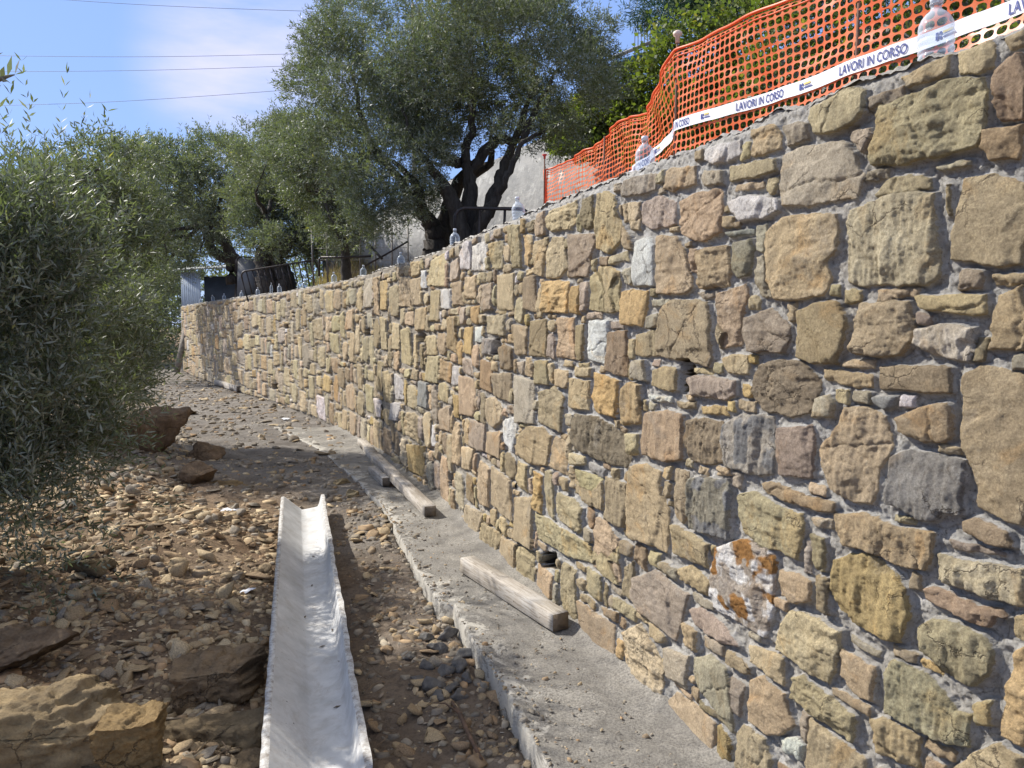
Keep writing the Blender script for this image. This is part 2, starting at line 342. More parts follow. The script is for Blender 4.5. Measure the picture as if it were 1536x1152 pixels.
STONES = '''t 3.335,2.309 3.219,2.298 3.154,2.271 3.115,2.161 3.061,2.106 3.095,2.045 3.212,2.003 3.330,2.031 3.373,2.160
t 3.070,2.115 2.983,2.034 2.965,1.997 3.033,1.999 3.086,2.044
g 3.100,2.291 3.058,2.323 2.909,2.316 2.764,2.300 2.769,2.236 2.891,2.230 3.091,2.249
t 2.677,2.295 2.601,2.291 2.465,2.271 2.462,2.198 2.639,2.204 2.689,2.222
t 3.021,2.211 2.914,2.203 2.904,2.133 2.911,2.072 2.992,2.082 3.019,2.148
g 2.898,2.196 2.724,2.199 2.611,2.157 2.615,2.066 2.794,2.068 2.895,2.101
T 2.570,2.151 2.406,2.165 2.303,2.164 2.274,2.087 2.270,1.999 2.365,1.977 2.449,1.982 2.539,2.023 2.574,2.061
w 2.400,2.321 2.298,2.321 2.194,2.307 2.192,2.258 2.263,2.242 2.351,2.259 2.396,2.287
g 2.403,2.243 2.278,2.220 2.282,2.180 2.407,2.188 2.426,2.215
T 2.118,2.332 2.012,2.318 1.977,2.293 1.971,2.230 2.051,2.227 2.124,2.242
g 1.957,2.300 1.890,2.300 1.852,2.280 1.850,2.234 1.942,2.230
y 2.242,2.232 2.114,2.219 1.991,2.206 1.977,2.167 2.112,2.165 2.240,2.179
t 2.198,2.156 2.057,2.147 2.048,2.122 2.111,2.123 2.208,2.139
w 2.227,2.099 2.138,2.104 1.986,2.080 1.968,2.032 2.035,2.018 2.154,2.022 2.195,2.058
s 2.244,1.995 2.097,1.988 2.096,1.970 2.233,1.972
w 2.958,2.031 2.824,2.040 2.780,1.998 2.784,1.824 2.945,1.832 2.968,1.915
t 2.741,2.031 2.579,2.013 2.524,1.952 2.468,1.805 2.518,1.776 2.749,1.789 2.752,1.900
T 2.423,1.946 2.307,1.948 2.237,1.938 2.213,1.843 2.226,1.793 2.394,1.798 2.425,1.816
p 2.191,1.946 2.105,1.953 2.094,1.907 2.109,1.824 2.176,1.816 2.197,1.842
g 1.958,2.205 1.864,2.219 1.708,2.201 1.661,2.156 1.620,2.079 1.649,2.029 1.841,2.026 1.952,2.047 1.970,2.101
t 3.328,1.941 3.192,1.939 3.091,1.900 3.096,1.729 3.169,1.710 3.324,1.725
o 3.071,1.810 2.961,1.817 2.833,1.800 2.831,1.731 2.875,1.647 3.059,1.655
g 2.801,1.761 2.668,1.764 2.653,1.742 2.785,1.734
g 3.056,1.913 2.980,1.912 2.970,1.852 2.995,1.838 3.055,1.849
g 2.448,1.783 2.301,1.781 2.289,1.761 2.392,1.758
t 1.834,2.331 1.758,2.330 1.681,2.346 1.627,2.322 1.621,2.268 1.659,2.237 1.723,2.229 1.818,2.246 1.843,2.300
y 1.514,2.330 1.457,2.341 1.378,2.344 1.374,2.294 1.444,2.292 1.491,2.298
y 1.350,2.344 1.270,2.348 1.257,2.331 1.254,2.279 1.284,2.275 1.338,2.284 1.348,2.309
T 1.570,2.270 1.454,2.272 1.375,2.278 1.271,2.263 1.263,2.205 1.268,2.122 1.285,2.096 1.348,2.092 1.426,2.096 1.498,2.094 1.589,2.106 1.602,2.128 1.581,2.201
g 1.395,2.070 1.310,2.069 1.305,2.053 1.384,2.057
t 1.586,2.028 1.552,2.061 1.481,2.063 1.418,2.045 1.412,2.017 1.495,2.018 1.580,2.022
g 1.680,2.214 1.605,2.211 1.598,2.186 1.618,2.143 1.666,2.185
b 1.371,2.019 1.361,2.020 1.345,1.936 1.353,1.934
r 1.268,2.127 1.230,2.126 1.178,2.125 1.174,2.045 1.248,2.055 1.269,2.089
b 1.241,2.265 1.213,2.285 1.180,2.291 1.157,2.224 1.173,2.133 1.231,2.143 1.246,2.188
y 1.228,2.342 1.183,2.351 1.181,2.307 1.218,2.306
t 1.322,2.026 1.255,2.023 1.166,1.991 1.149,1.904 1.160,1.798 1.218,1.794 1.280,1.813 1.343,1.820 1.343,1.889 1.328,1.957
Y 1.667,1.991 1.579,2.008 1.495,2.019 1.402,2.004 1.394,1.936 1.377,1.844 1.372,1.784 1.411,1.759 1.484,1.760 1.540,1.765 1.629,1.765 1.662,1.781 1.679,1.870
p 1.315,1.785 1.293,1.795 1.253,1.790 1.253,1.747 1.313,1.741
y 1.432,1.728 1.351,1.734 1.241,1.728 1.236,1.682 1.283,1.677 1.348,1.686 1.418,1.699
T 1.609,1.713 1.538,1.721 1.460,1.714 1.440,1.662 1.445,1.605 1.475,1.569 1.548,1.561 1.628,1.571 1.641,1.586 1.625,1.663
W 1.434,1.641 1.376,1.655 1.309,1.653 1.272,1.644 1.273,1.560 1.324,1.563 1.403,1.583 1.429,1.601
t 1.672,1.548 1.565,1.551 1.570,1.528 1.671,1.531
b 1.547,1.534 1.411,1.543 1.327,1.540 1.322,1.477 1.418,1.474 1.482,1.474 1.545,1.475
y 1.756,1.516 1.677,1.517 1.570,1.510 1.574,1.478 1.617,1.472 1.751,1.486
t 1.210,1.720 1.153,1.743 1.129,1.660 1.146,1.591 1.226,1.590 1.219,1.640
t 1.298,1.520 1.250,1.558 1.198,1.547 1.142,1.529 1.105,1.356 1.125,1.181 1.171,1.174 1.242,1.193 1.254,1.244 1.286,1.342 1.296,1.417
g 2.063,1.880 2.028,1.886 2.007,1.794 1.984,1.746 2.045,1.754 2.073,1.785
t 2.026,1.964 1.952,2.007 1.813,2.000 1.717,1.984 1.713,1.883 1.749,1.850 1.733,1.796 1.759,1.744 1.878,1.734 1.967,1.740 1.998,1.793 2.020,1.900
t 2.298,1.770 2.218,1.780 2.129,1.794 2.119,1.763 2.140,1.678 2.150,1.576 2.269,1.570 2.288,1.654
p 2.116,1.678 2.000,1.715 1.948,1.676 1.914,1.653 1.904,1.608 1.927,1.562 1.985,1.560 2.093,1.562 2.123,1.629
b 1.876,1.698 1.773,1.723 1.703,1.726 1.661,1.663 1.671,1.580 1.695,1.535 1.794,1.536 1.863,1.547 1.874,1.631
y 2.257,1.532 2.189,1.544 2.106,1.547 2.099,1.477 2.228,1.478
g 2.473,1.446 2.363,1.460 2.177,1.452 2.170,1.396 2.236,1.374 2.446,1.379
B 2.046,1.515 1.943,1.537 1.840,1.536 1.778,1.484 1.770,1.452 1.796,1.373 1.880,1.352 2.022,1.355 2.079,1.404 2.072,1.471
g 1.776,1.424 1.727,1.444 1.705,1.414 1.710,1.366 1.781,1.363
t 2.701,1.719 2.617,1.757 2.361,1.746 2.335,1.673 2.319,1.522 2.340,1.491 2.450,1.509 2.739,1.519 2.728,1.631
y 2.783,1.457 2.679,1.481 2.581,1.479 2.585,1.389 2.619,1.375 2.781,1.389
t 2.929,1.607 2.772,1.631 2.726,1.579 2.739,1.519 2.926,1.516
b 3.230,1.620 3.013,1.630 2.999,1.413 3.113,1.414 3.246,1.432
g 2.959,1.487 2.846,1.500 2.827,1.408 2.957,1.407
t 2.290,1.666 2.150,1.665 2.152,1.585 2.265,1.569 2.288,1.608
w 2.810,1.348 2.618,1.350 2.632,1.330 2.794,1.326
y 2.583,1.342 2.426,1.350 2.431,1.325 2.576,1.318
o 2.401,1.335 2.236,1.352 2.219,1.324 2.388,1.309
y 3.653,1.357 3.428,1.368 3.436,1.213 3.650,1.201
t 3.654,1.428 3.408,1.432 3.429,1.390 3.630,1.378
o 3.366,1.416 3.095,1.390 3.109,1.214 3.341,1.214 3.395,1.281
r 3.058,1.352 2.973,1.390 2.874,1.382 2.870,1.210 3.072,1.185
t 2.839,1.268 2.659,1.294 2.521,1.291 2.508,1.112 2.624,1.078 2.850,1.071 2.868,1.131
B 2.481,1.271 2.381,1.290 2.255,1.297 2.239,1.143 2.328,1.118 2.437,1.116 2.490,1.157
S 2.234,1.293 2.133,1.334 1.970,1.342 1.958,1.261 1.971,1.146 2.032,1.132 2.207,1.129 2.242,1.221
p 1.935,1.311 1.787,1.335 1.778,1.286 1.788,1.171 1.833,1.160 1.929,1.154 1.940,1.234
B 3.603,1.177 3.320,1.190 3.036,1.140 2.981,1.033 3.032,0.984 3.256,0.971 3.577,0.992 3.648,1.067
y 3.647,0.962 3.464,0.963 3.463,0.926 3.646,0.895
s 3.442,0.939 3.235,0.939 3.254,0.896 3.419,0.897
t 3.001,1.153 2.901,1.158 2.898,1.063 2.990,1.056
y 3.598,0.865 3.254,0.883 3.250,0.725 3.416,0.724 3.596,0.751
t 3.234,0.904 2.995,0.916 2.975,0.789 3.008,0.705 3.230,0.686
t 2.946,1.007 2.817,1.037 2.695,1.028 2.678,0.933 2.618,0.871 2.627,0.692 2.946,0.674 2.963,0.841
S 2.446,1.047 2.372,1.068 2.199,1.087 2.192,1.030 2.191,0.861 2.283,0.857 2.439,0.844
y 2.161,1.036 2.056,1.070 1.949,1.056 1.827,1.043 1.810,0.995 1.845,0.886 1.969,0.895 2.107,0.902 2.148,0.962
b 2.012,1.113 1.935,1.125 1.815,1.108 1.685,1.113 1.690,1.080 1.775,1.071 1.917,1.075 2.003,1.087
T 1.751,1.270 1.694,1.332 1.663,1.404 1.588,1.419 1.524,1.393 1.494,1.312 1.514,1.270 1.538,1.208 1.553,1.133 1.613,1.130 1.703,1.153 1.732,1.214
s 1.496,1.282 1.437,1.311 1.361,1.308 1.284,1.302 1.279,1.239 1.277,1.163 1.325,1.161 1.353,1.132 1.387,1.119 1.435,1.142 1.496,1.153 1.494,1.223
t 1.479,1.393 1.406,1.434 1.338,1.454 1.317,1.424 1.315,1.361 1.342,1.339 1.412,1.338 1.472,1.355
s 1.567,1.449 1.482,1.458 1.491,1.431 1.525,1.415 1.554,1.430
T 1.689,1.077 1.576,1.106 1.485,1.094 1.354,1.097 1.355,1.043 1.378,0.996 1.438,0.982 1.536,0.993 1.665,0.995
b 1.272,1.150 1.241,1.166 1.170,1.153 1.147,1.115 1.194,1.109 1.271,1.121
p 1.312,1.090 1.265,1.093 1.171,1.096 1.175,1.086 1.237,1.078 1.306,1.068
Y 1.343,1.046 1.286,1.047 1.199,1.060 1.123,1.065 1.105,0.981 1.178,0.973 1.265,0.979 1.335,0.979
O 1.694,0.929 1.628,0.972 1.548,0.986 1.480,0.961 1.431,0.927 1.416,0.857 1.439,0.762 1.492,0.752 1.585,0.757 1.667,0.780 1.696,0.844
t 1.780,0.986 1.721,0.985 1.724,0.884 1.768,0.882
g 1.789,1.040 1.703,1.055 1.702,1.022 1.773,1.016
b 1.752,0.864 1.702,0.868 1.698,0.753 1.734,0.757
t 1.915,0.826 1.827,0.846 1.773,0.834 1.771,0.773 1.831,0.741 1.904,0.751
y 1.916,0.615 1.862,0.712 1.747,0.724 1.648,0.716 1.652,0.644 1.682,0.537 1.754,0.534 1.930,0.549
y 2.074,0.510 2.027,0.522 1.888,0.536 1.884,0.447 1.952,0.447 2.053,0.455
t 2.050,0.392 1.996,0.428 1.875,0.421 1.856,0.363 1.831,0.334 1.902,0.261 1.962,0.231 2.054,0.235
w 1.902,0.249 1.829,0.293 1.790,0.284 1.795,0.227 1.884,0.216
g 2.168,0.353 2.087,0.349 2.102,0.225 2.154,0.239
T 1.853,0.485 1.791,0.517 1.660,0.497 1.586,0.482 1.589,0.394 1.669,0.397 1.787,0.420 1.858,0.416
t 1.763,0.391 1.675,0.377 1.544,0.369 1.541,0.316 1.756,0.196
y 1.646,0.662 1.593,0.662 1.529,0.658 1.529,0.553 1.576,0.546 1.648,0.583
g 1.618,0.717 1.512,0.705 1.517,0.688 1.617,0.696
T 1.390,0.827 1.351,0.865 1.283,0.880 1.209,0.870 1.181,0.845 1.183,0.791 1.220,0.734 1.286,0.729 1.345,0.747 1.388,0.784
b 1.384,0.936 1.360,0.953 1.296,0.950 1.226,0.941 1.169,0.952 1.155,0.935 1.185,0.924 1.196,0.893 1.246,0.893 1.313,0.902 1.378,0.914
G 1.492,0.656 1.460,0.706 1.374,0.706 1.313,0.684 1.282,0.650 1.235,0.658 1.236,0.569 1.297,0.548 1.377,0.542 1.476,0.540 1.490,0.596
t 1.227,0.685 1.183,0.710 1.176,0.654 1.216,0.640
O 1.138,0.862 1.110,0.882 1.077,0.789 1.098,0.645 1.145,0.643 1.151,0.689 1.143,0.781
T 1.533,0.497 1.487,0.524 1.377,0.527 1.373,0.435 1.426,0.426 1.511,0.413
t 1.275,0.492 1.221,0.558 1.152,0.621 1.097,0.615 1.093,0.543 1.291,0.430
R 2.257,0.812 2.118,0.883 1.970,0.899 1.936,0.849 1.941,0.697 1.979,0.569 2.095,0.572 2.291,0.575 2.294,0.667
g 2.917,0.486 2.722,0.587 2.576,0.567 2.450,0.564 2.552,0.335 2.660,0.349 2.852,0.356 2.926,0.402
t 2.528,0.656 2.430,0.694 2.308,0.663 2.335,0.602 2.526,0.611
g 2.456,0.499 2.364,0.549 2.220,0.533 2.128,0.479 2.218,0.451 2.407,0.455
y 2.593,0.820 2.435,0.825 2.313,0.814 2.317,0.711 2.463,0.711 2.581,0.704
y 3.325,0.650 3.237,0.628 3.071,0.586 3.078,0.404 3.207,0.395 3.386,0.418
b 3.025,0.505 2.919,0.567 2.915,0.385 3.033,0.376
t 3.561,0.162 3.131,0.180 3.103,-0.015 3.351,-0.018 3.516,0.046
b 3.278,0.226 3.086,0.262 3.085,0.209 3.228,0.200
Y 3.017,0.192 2.831,0.304 2.731,0.244 2.636,0.168 2.669,0.037 2.685,-0.049 2.882,-0.064 2.991,0.012
g 2.621,0.279 2.450,0.303 2.445,0.170 2.600,0.164
p 2.418,0.317 2.299,0.384 2.188,0.372 2.133,0.264 2.141,0.145 2.235,0.173 2.384,0.225
t 2.632,0.025 2.545,0.114 2.381,0.137 2.247,0.124 2.255,-0.054 2.372,-0.109 2.504,-0.099 2.611,-0.061
w 6.036,2.238 5.837,2.332 5.678,2.308 5.708,2.101 5.952,2.111
w 5.628,2.270 5.337,2.273 5.269,2.209 5.271,2.058 5.682,2.086
O 4.073,1.905 3.836,1.907 3.701,1.885 3.711,1.725 4.086,1.732
o 3.665,1.865 3.551,1.859 3.548,1.713 3.663,1.725
t 3.400,1.896 3.279,1.931 3.092,1.894 3.088,1.715 3.275,1.718 3.439,1.730
w 3.438,1.676 3.216,1.675 3.260,1.461 3.467,1.478
r 3.592,1.649 3.492,1.658 3.511,1.476 3.578,1.464
t 3.884,1.699 3.639,1.696 3.627,1.631 3.612,1.468 3.881,1.471
b 4.291,1.682 4.044,1.690 4.016,1.629 4.042,1.465 4.321,1.465
t 5.296,1.726 4.793,1.726 4.774,1.579 5.297,1.598
t 4.643,1.661 4.338,1.649 4.369,1.463 4.607,1.466
p 3.669,2.144 3.383,2.112 3.362,2.067 3.464,1.900 3.666,1.912
t 4.047,2.086 3.941,2.155 3.789,2.138 3.714,1.971 3.861,1.923 4.046,1.924
t 4.234,2.165 4.062,2.168 4.074,1.936 4.217,1.965
T 4.717,2.318 4.470,2.293 4.453,2.024 4.680,2.035
T 4.421,2.228 4.279,2.202 4.293,2.012 4.404,2.031
T 5.202,2.253 4.889,2.239 4.870,2.042 5.160,2.062
t 4.991,2.002 4.608,1.996 4.625,1.752 5.012,1.766
p 5.340,1.959 5.117,1.960 5.097,1.774 5.365,1.766
b 4.403,1.955 4.217,1.955 4.201,1.734 4.402,1.759
o 5.686,1.800 5.460,1.808 5.486,1.662 5.662,1.676
o 5.905,1.635 5.662,1.649 5.666,1.416 5.965,1.434
s 5.391,1.557 5.098,1.549 5.120,1.436 5.392,1.439
r 6.514,1.726 6.135,1.737 6.141,1.413 6.522,1.447
t 8.420,2.192 7.977,2.167 7.990,1.853 8.478,1.874
t 7.939,2.146 7.575,2.143 7.585,1.862 7.913,1.870
w 6.746,1.984 6.345,1.966 6.349,1.800 6.716,1.808
t 7.179,1.986 6.780,1.985 6.823,1.697 7.188,1.700
y 7.106,2.281 6.565,2.315 6.608,2.008 7.243,2.039
t 8.894,1.690 8.488,1.668 8.502,1.382 8.911,1.381
w 7.504,2.209 7.303,2.195 7.308,2.025 7.510,2.035
t 6.312,2.024 5.954,2.019 5.929,1.820 6.254,1.828
t 5.870,2.042 5.530,2.042 5.533,1.863 5.845,1.866
w 4.877,0.980 4.687,1.044 4.585,1.015 4.636,0.795 4.822,0.851
t 4.535,0.924 4.348,1.012 4.094,1.044 3.940,1.006 4.033,0.818 4.346,0.779 4.560,0.824
t 3.920,0.952 3.866,1.016 3.725,0.995 3.722,0.817 3.994,0.825
g 4.585,1.322 4.240,1.313 4.238,1.041 4.585,1.015
t 4.177,1.243 3.906,1.307 3.763,1.250 3.795,1.054 4.176,1.064
y 3.696,1.363 3.426,1.368 3.438,1.215 3.694,1.202
w 8.926,0.735 8.479,0.777 8.676,0.544 9.005,0.521
w 10.039,0.696 9.567,0.706 9.581,0.487 9.815,0.461
s 7.642,1.083 7.259,1.084 7.314,0.824 7.701,0.824
t 7.297,1.348 6.833,1.365 6.889,1.110 7.351,1.102
r 6.786,1.345 6.361,1.319 6.411,1.144 6.791,1.163
w 6.317,1.300 6.060,1.313 6.105,1.145 6.366,1.137
r 5.460,1.398 5.138,1.376 5.140,1.163 5.463,1.174
b 5.108,1.307 4.687,1.332 4.687,1.135 5.079,1.150
p 5.753,0.895 5.299,0.911 5.301,0.699 5.756,0.677
t 5.267,0.860 4.905,0.908 4.906,0.718 5.269,0.704
o 8.204,0.340 7.420,0.428 7.479,0.092 8.103,0.057
t 5.143,0.624 4.687,0.604 4.661,0.325 5.145,0.334
t 4.635,0.498 4.257,0.579 4.233,0.252 4.609,0.221
T 4.214,0.496 3.395,0.506 3.393,0.416 3.614,0.377 4.170,0.338
t 4.534,0.192 4.233,0.228 4.254,0.019 4.533,-0.006
t 4.169,0.185 3.931,0.183 3.929,0.036 4.210,0.002
y 5.992,0.641 5.609,0.679 5.759,0.477 6.036,0.448
t 6.896,0.855 6.416,0.949 6.376,0.714 6.902,0.668
y 3.589,0.882 3.258,0.891 3.283,0.725 3.587,0.749
w 7.134,0.687 6.995,0.704 7.020,0.487 7.141,0.469
y 7.894,1.196 7.638,1.184 7.692,1.080 8.006,1.085
t 5.880,0.169 5.338,0.215 5.546,-0.010 5.963,0.005
t 5.339,0.158 4.908,0.176 5.025,0.002 5.407,0.008
t 4.908,0.159 4.534,0.208 4.584,0.012 4.966,0.019
t 3.339,0.674 3.226,0.676 3.092,0.626 3.061,0.419 3.378,0.407
x 2.552,1.509 2.481,1.512 2.460,1.463 2.507,1.398 2.558,1.388
x 5.114,1.549 4.985,1.551 5.001,1.457 5.115,1.453
x 7.631,1.575 7.419,1.556 7.473,1.495 7.661,1.492
x 4.112,0.263 3.909,0.313 3.868,0.245 4.100,0.191
x 6.526,0.302 6.348,0.323 6.350,0.238 6.503,0.208
x 9.034,0.228 8.849,0.247 8.853,0.182 9.038,0.162
x 10.460,1.604 10.306,1.605 10.310,1.533 10.464,1.531
x 16.178,1.677 15.932,1.677 15.938,1.610 16.185,1.609
x 17.176,0.388 16.926,0.404 16.933,0.318 17.184,0.301'''
PAL = {'t': (.535, .44, .285), 'T': (.55, .45, .285), 'y': (.575, .475, .30), 'Y': (.63, .53, .36), 'g': (.49, .43, .335), 'b': (.40, .32, .205), 'B': (.32, .265, .19),
       'o': (.57, .42, .20), 'O': (.60, .45, .23), 'r': (.46, .34, .20), 'p': (.45, .39, .295), 's': (.36, .355, .335), 'S': (.42, .39, .33), 'w': (.72, .70, .68),
       'W': (.55, .48, .38), 'R': (.55, .49, .41), 'G': (.48, .44, .29), 'x': (.02, .018, .015)}
ROUGH = set('TYBOWRGS')
stones = []                                   # (code, polygon)
for l in STONES.split('\n'):
    a = l.split(); stones.append((a[0], np.array([[float(q) for q in p.split(',')] for p in a[1:]])))
# fill the free wall with squared rubble: an occupancy raster of 1 cm cells
CELL = .01; NU = int(U_END/CELL); NV = int(2.33/CELL)
occ = np.zeros((NU, NV), bool)
def inside(P, x, y):
    r = np.zeros(x.shape, bool); n = len(P)
    for i in range(n):
        x0, y0 = P[i]; x1, y1 = P[(i+1) % n]
        if y0 == y1: continue
        r ^= ((y0 > y) != (y1 > y)) & (x < (x1-x0)*(y-y0)/(y1-y0)+x0)
    return r
GAP = .0035
for c, P in stones:
    i0, j0 = np.floor((P.min(0)-.02)/CELL).astype(int); i1, j1 = np.ceil((P.max(0)+.02)/CELL).astype(int)
    i0 = max(i0, 0); j0 = max(j0, 0); i1 = min(i1, NU); j1 = min(j1, NV)
    if i1 <= i0 or j1 <= j0: continue
    g = np.meshgrid((np.arange(i0, i1)+.5)*CELL, (np.arange(j0, j1)+.5)*CELL, indexing='ij')
    m = inside(P, *g)
    for dx in (-GAP, GAP):
        for dy in (-GAP, GAP): m |= inside(P+np.array([dx, dy]), *g)
    occ[i0:i1, j0:j1] |= m
class Packer:
    def free(s, i, j, w, h): return i >= 0 and j >= 0 and i+w <= NU and j+h <= NV and not occ[i:i+w, j:j+h].any()
    def place(s, w, h, tries, out, umin=0, umax=NU, grow=1.35):
        for _ in range(tries):
            i = int(rng.integers(umin, umax)); j = int(rng.integers(0, NV-h)) if h < NV else 0
            if not s.free(i, j, w, h): continue
            a, b, c, d = i, j, i+w, j+h
            # settle against neighbours, then grow
            while b > 0 and s.free(a, b-1, c-a, 1) and j-b < 12: b -= 1; d -= 1
            while a > 0 and s.free(a-1, b, 1, d-b) and i-a < 20: a -= 1; c -= 1
            W_, H_ = (c-a)*grow+1, (d-b)*grow+1
            while (c-a) < W_ and s.free(c, b, 1, d-b): c += 1
            while (d-b) < H_ and s.free(a, d, c-a, 1): d += 1
            occ[a:c, b:d] = True; out.append((a, b, c, d))
pk = Packer(); rects = []
def R_(lo, hi): return int(rng.integers(lo, hi+1))
# weep holes along the wall
for w, h, n in ((38, 30, 250), (26, 34, 900), (34, 20, 900), (20, 26, 2500), (14, 27, 3000), (28, 14, 3500), (16, 18, 4000), (11, 20, 5000), (19, 10, 8000), (12, 11, 10000), (15, 6, 14000), (7, 13, 14000), (8, 7, 22000), (10, 4, 24000), (5, 8, 20000), (5, 4, 30000)):
    for k in range(10): pk.place(max(3, int(w*rng.uniform(.8, 1.2))), max(3, int(h*rng.uniform(.8, 1.2))), n//10, rects)
codes = list('tttttttTTTyyyYggggbbootrw'); wts = np.array([1.]*25); wts[-1] = .5; wts[-2] = .5; wts[-3] = .5; wts[-4] = .5; wts /= wts.sum()
for a, b, c, d in rects:
    x0, y0, x1, y1 = a*CELL+GAP, b*CELL+GAP, c*CELL-GAP, d*CELL-GAP; w, h = x1-x0, y1-y0
    if w < .015 or h < .015: continue
    j = min(w, h)*.16
    if rng.random() < .75 or min(w, h) < .07:
        P = [(x0, y0), (x1, y0), (x1, y1), (x0, y1)]
        P = [(px+rng.uniform(0, 1)*j*np.sign((x0+x1)/2-px), py+rng.uniform(0, 1)*j*np.sign((y0+y1)/2-py)) for px, py in P]
        if min(w, h) > .05:      # chop a corner or two
            Q = []
            for i, p in enumerate(P):
                if rng.random() < .45:
                    pa = np.array(P[i-1]); pb = np.array(P[(i+1) % 4]); p = np.array(p); f = rng.uniform(.1, .32)
                    Q += [tuple(p+(pa-p)*f), tuple(p+(pb-p)*rng.uniform(.1, .3))]
                else: Q.append(tuple(p))
            P = Q
    else:
        k = 7; th = np.sort(rng.uniform(0, 2*np.pi, k)+0); th = (np.arange(k)+rng.uniform(-.3, .3, k))/k*2*np.pi
        q = np.c_[np.cos(th), np.sin(th)]; q = np.sign(q)*np.abs(q)**.65
        P = [((x0+x1)/2+qx*w/2, (y0+y1)/2+qy*h/2) for qx, qy in q]
    stones.append((rng.choice(codes, p=wts), np.array(P)))

def seg_dist(P, x, y):
    """signed distance to the polygon, positive inside"""
    best = np.full(x.shape, 9.); n = len(P)
    for i in range(n):
        a = P[i]; b = P[(i+1) % n]; ab = b-a; L = (ab**2).sum()+1e-12
        t = np.clip(((x-a[0])*ab[0]+(y-a[1])*ab[1])/L, 0, 1)
        best = np.minimum(best, (x-a[0]-t*ab[0])**2+(y-a[1]-t*ab[1])**2)
    best = np.sqrt(best); return np.where(inside(P, x, y), best, -best)
srnd = [np.random.default_rng(1000+i) for i in range(len(stones))]
def wall_field(us, vs, fine):
    U, Vv = np.meshgrid(us, vs, indexing='ij')
    wx = fbm(U*11, Vv*11, 3, 3)*.009+fbm(U*45, Vv*45, 5, 3)*.0055; wy = fbm(U*11, Vv*11, 13, 3)*.009+fbm(U*45, Vv*45, 15, 3)*.0055
    UU = U+wx; VV = Vv+wy
    D = np.full(U.shape, -.05); Hh = np.zeros(U.shape); C = np.zeros(U.shape+(3,)); C[:] = (.4, .35, .28); Rn = np.zeros(U.shape); hole = np.zeros(U.shape)
    fb1 = fbm(U*14, Vv*14, 21, 4, .55); fb2 = fbm(U*45, Vv*45, 31, 4, .6); fst = fbm(U*6, Vv*22, 41, 4, .55); fsv = fbm(U*30, Vv*5, 45, 3, .55)
    for k, (c, P) in enumerate(stones):
        lo = P.min(0)-.05; hi = P.max(0)+.05
        i0, i1 = np.searchsorted(us, (lo[0], hi[0])); j0, j1 = np.searchsorted(vs, (lo[1], hi[1]))
        if i1-i0 < 1 or j1-j0 < 1: continue
        sl = (slice(i0, i1), slice(j0, j1)); x = UU[sl]; y = VV[sl]; d = seg_dist(P, x, y)
        m = d > D[sl]
        if not m.any() and c != 'x': continue
        r = srnd[k]; r = np.random.default_rng(1000+k)
        cen = P.mean(0); size = min(hi-lo)-.1
        base = r.uniform(.006, .021) if size > .05 else r.uniform(.0, .009)
        rough = 1.6 if c in ROUGH else r.choice([.35, .7, 1.15])
        if c in 'x':
            hole[sl] = np.maximum(hole[sl], sstep(d, -.014, -.002))
            continue
        h = base+(x-cen[0])*r.uniform(-.06, .06)+(y-cen[1])*r.uniform(-.06, .06)
        # facets: cut corners off the face
        fac = np.full(x.shape, 1.)
        for q in range(r.integers(2, 5)):
            a = r.uniform(0, 2*np.pi); sl_ = r.uniform(.12, .55); o = r.uniform(.12, .5)*max(size, .03)
            fac = np.minimum(fac, (o-((x-cen[0])*np.cos(a)+(y-cen[1])*np.sin(a))+fb1[sl]*.03)*sl_)
        h = h+np.clip(fac, -.009, 0)
        h = h+fb1[sl]*.0022*rough+fb2[sl]*.0028*rough
        # bedding steps
        f = (fst if r.random() < .6 else fsv)[sl]*1.6+fb1[sl]*.5
        st = r.uniform(2, 4.5); z = f*st; zz = np.floor(z)+sstep(z-np.floor(z), .40, .5); h = h+(zz/st)*.0058*rough
        # a crack now and then
        if r.random() < .35:
            a = r.uniform(0, np.pi); dd = np.abs((x-cen[0])*np.cos(a)+(y-cen[1])*np.sin(a)+fb1[sl]*.03-r.uniform(-.03, .03))
            h = h-.007*np.exp(-(dd/.0035)**2)
        cc = np.array(PAL[c]); cc = cc*.95+cc.mean()*.05; cc = cc*(1+r.uniform(-.20, .14))*(1+r.uniform(-.05, .05, 3))
        D[sl] = np.where(m, d, D[sl]); Hh[sl] = np.where(m, h, Hh[sl]); Rn[sl] = np.where(m, r.random(), Rn[sl])
        if c == 'W' or c == 'R' or c == 'S':
            pat = sstep(fbm(x*16, y*16, k, 3), -.05, .08)[..., None]; c2 = np.array({'W': (.72, .66, .56), 'R': (.80, .80, .80), 'S': (.27, .275, .28)}[c])
            cc = cc*(1-pat)+c2*pat
            if c == 'R': 
                e = sstep(fbm(x*11+3, y*11, k+5, 3), .12, .2)[..., None]; cc = cc*(1-e)+np.array((.40, .21, .07))*e
        C[sl] = np.where(m[..., None], cc, C[sl])
    edge = .0048
    D = D+.0035; prof = sstep(D, -.002, edge)*.93+sstep(D, edge, .02)*.07
    mort = -.0115+fbm(U*10, Vv*10, 51, 3)*.010+fbm(U*38, Vv*38, 55, 4, .65)*.011-.006*sstep(-D, .0, .02)*0
    H = mort*(1-prof)+np.maximum(Hh+.008, mort-.003)*prof
    H = H*(1-hole)-.16*hole
    C[hole > .12] = (.03, .025, .02)  # weep holes painted near black, standing for the shade inside the recess
    msk = np.where(hole > .12, 1., sstep(D, -.003, .006))
    top = WALL_H-.015
    H = H-sstep(Vv, top-.02, WALL_H+.01)*.015
    return U, Vv, H, C, msk, Rn

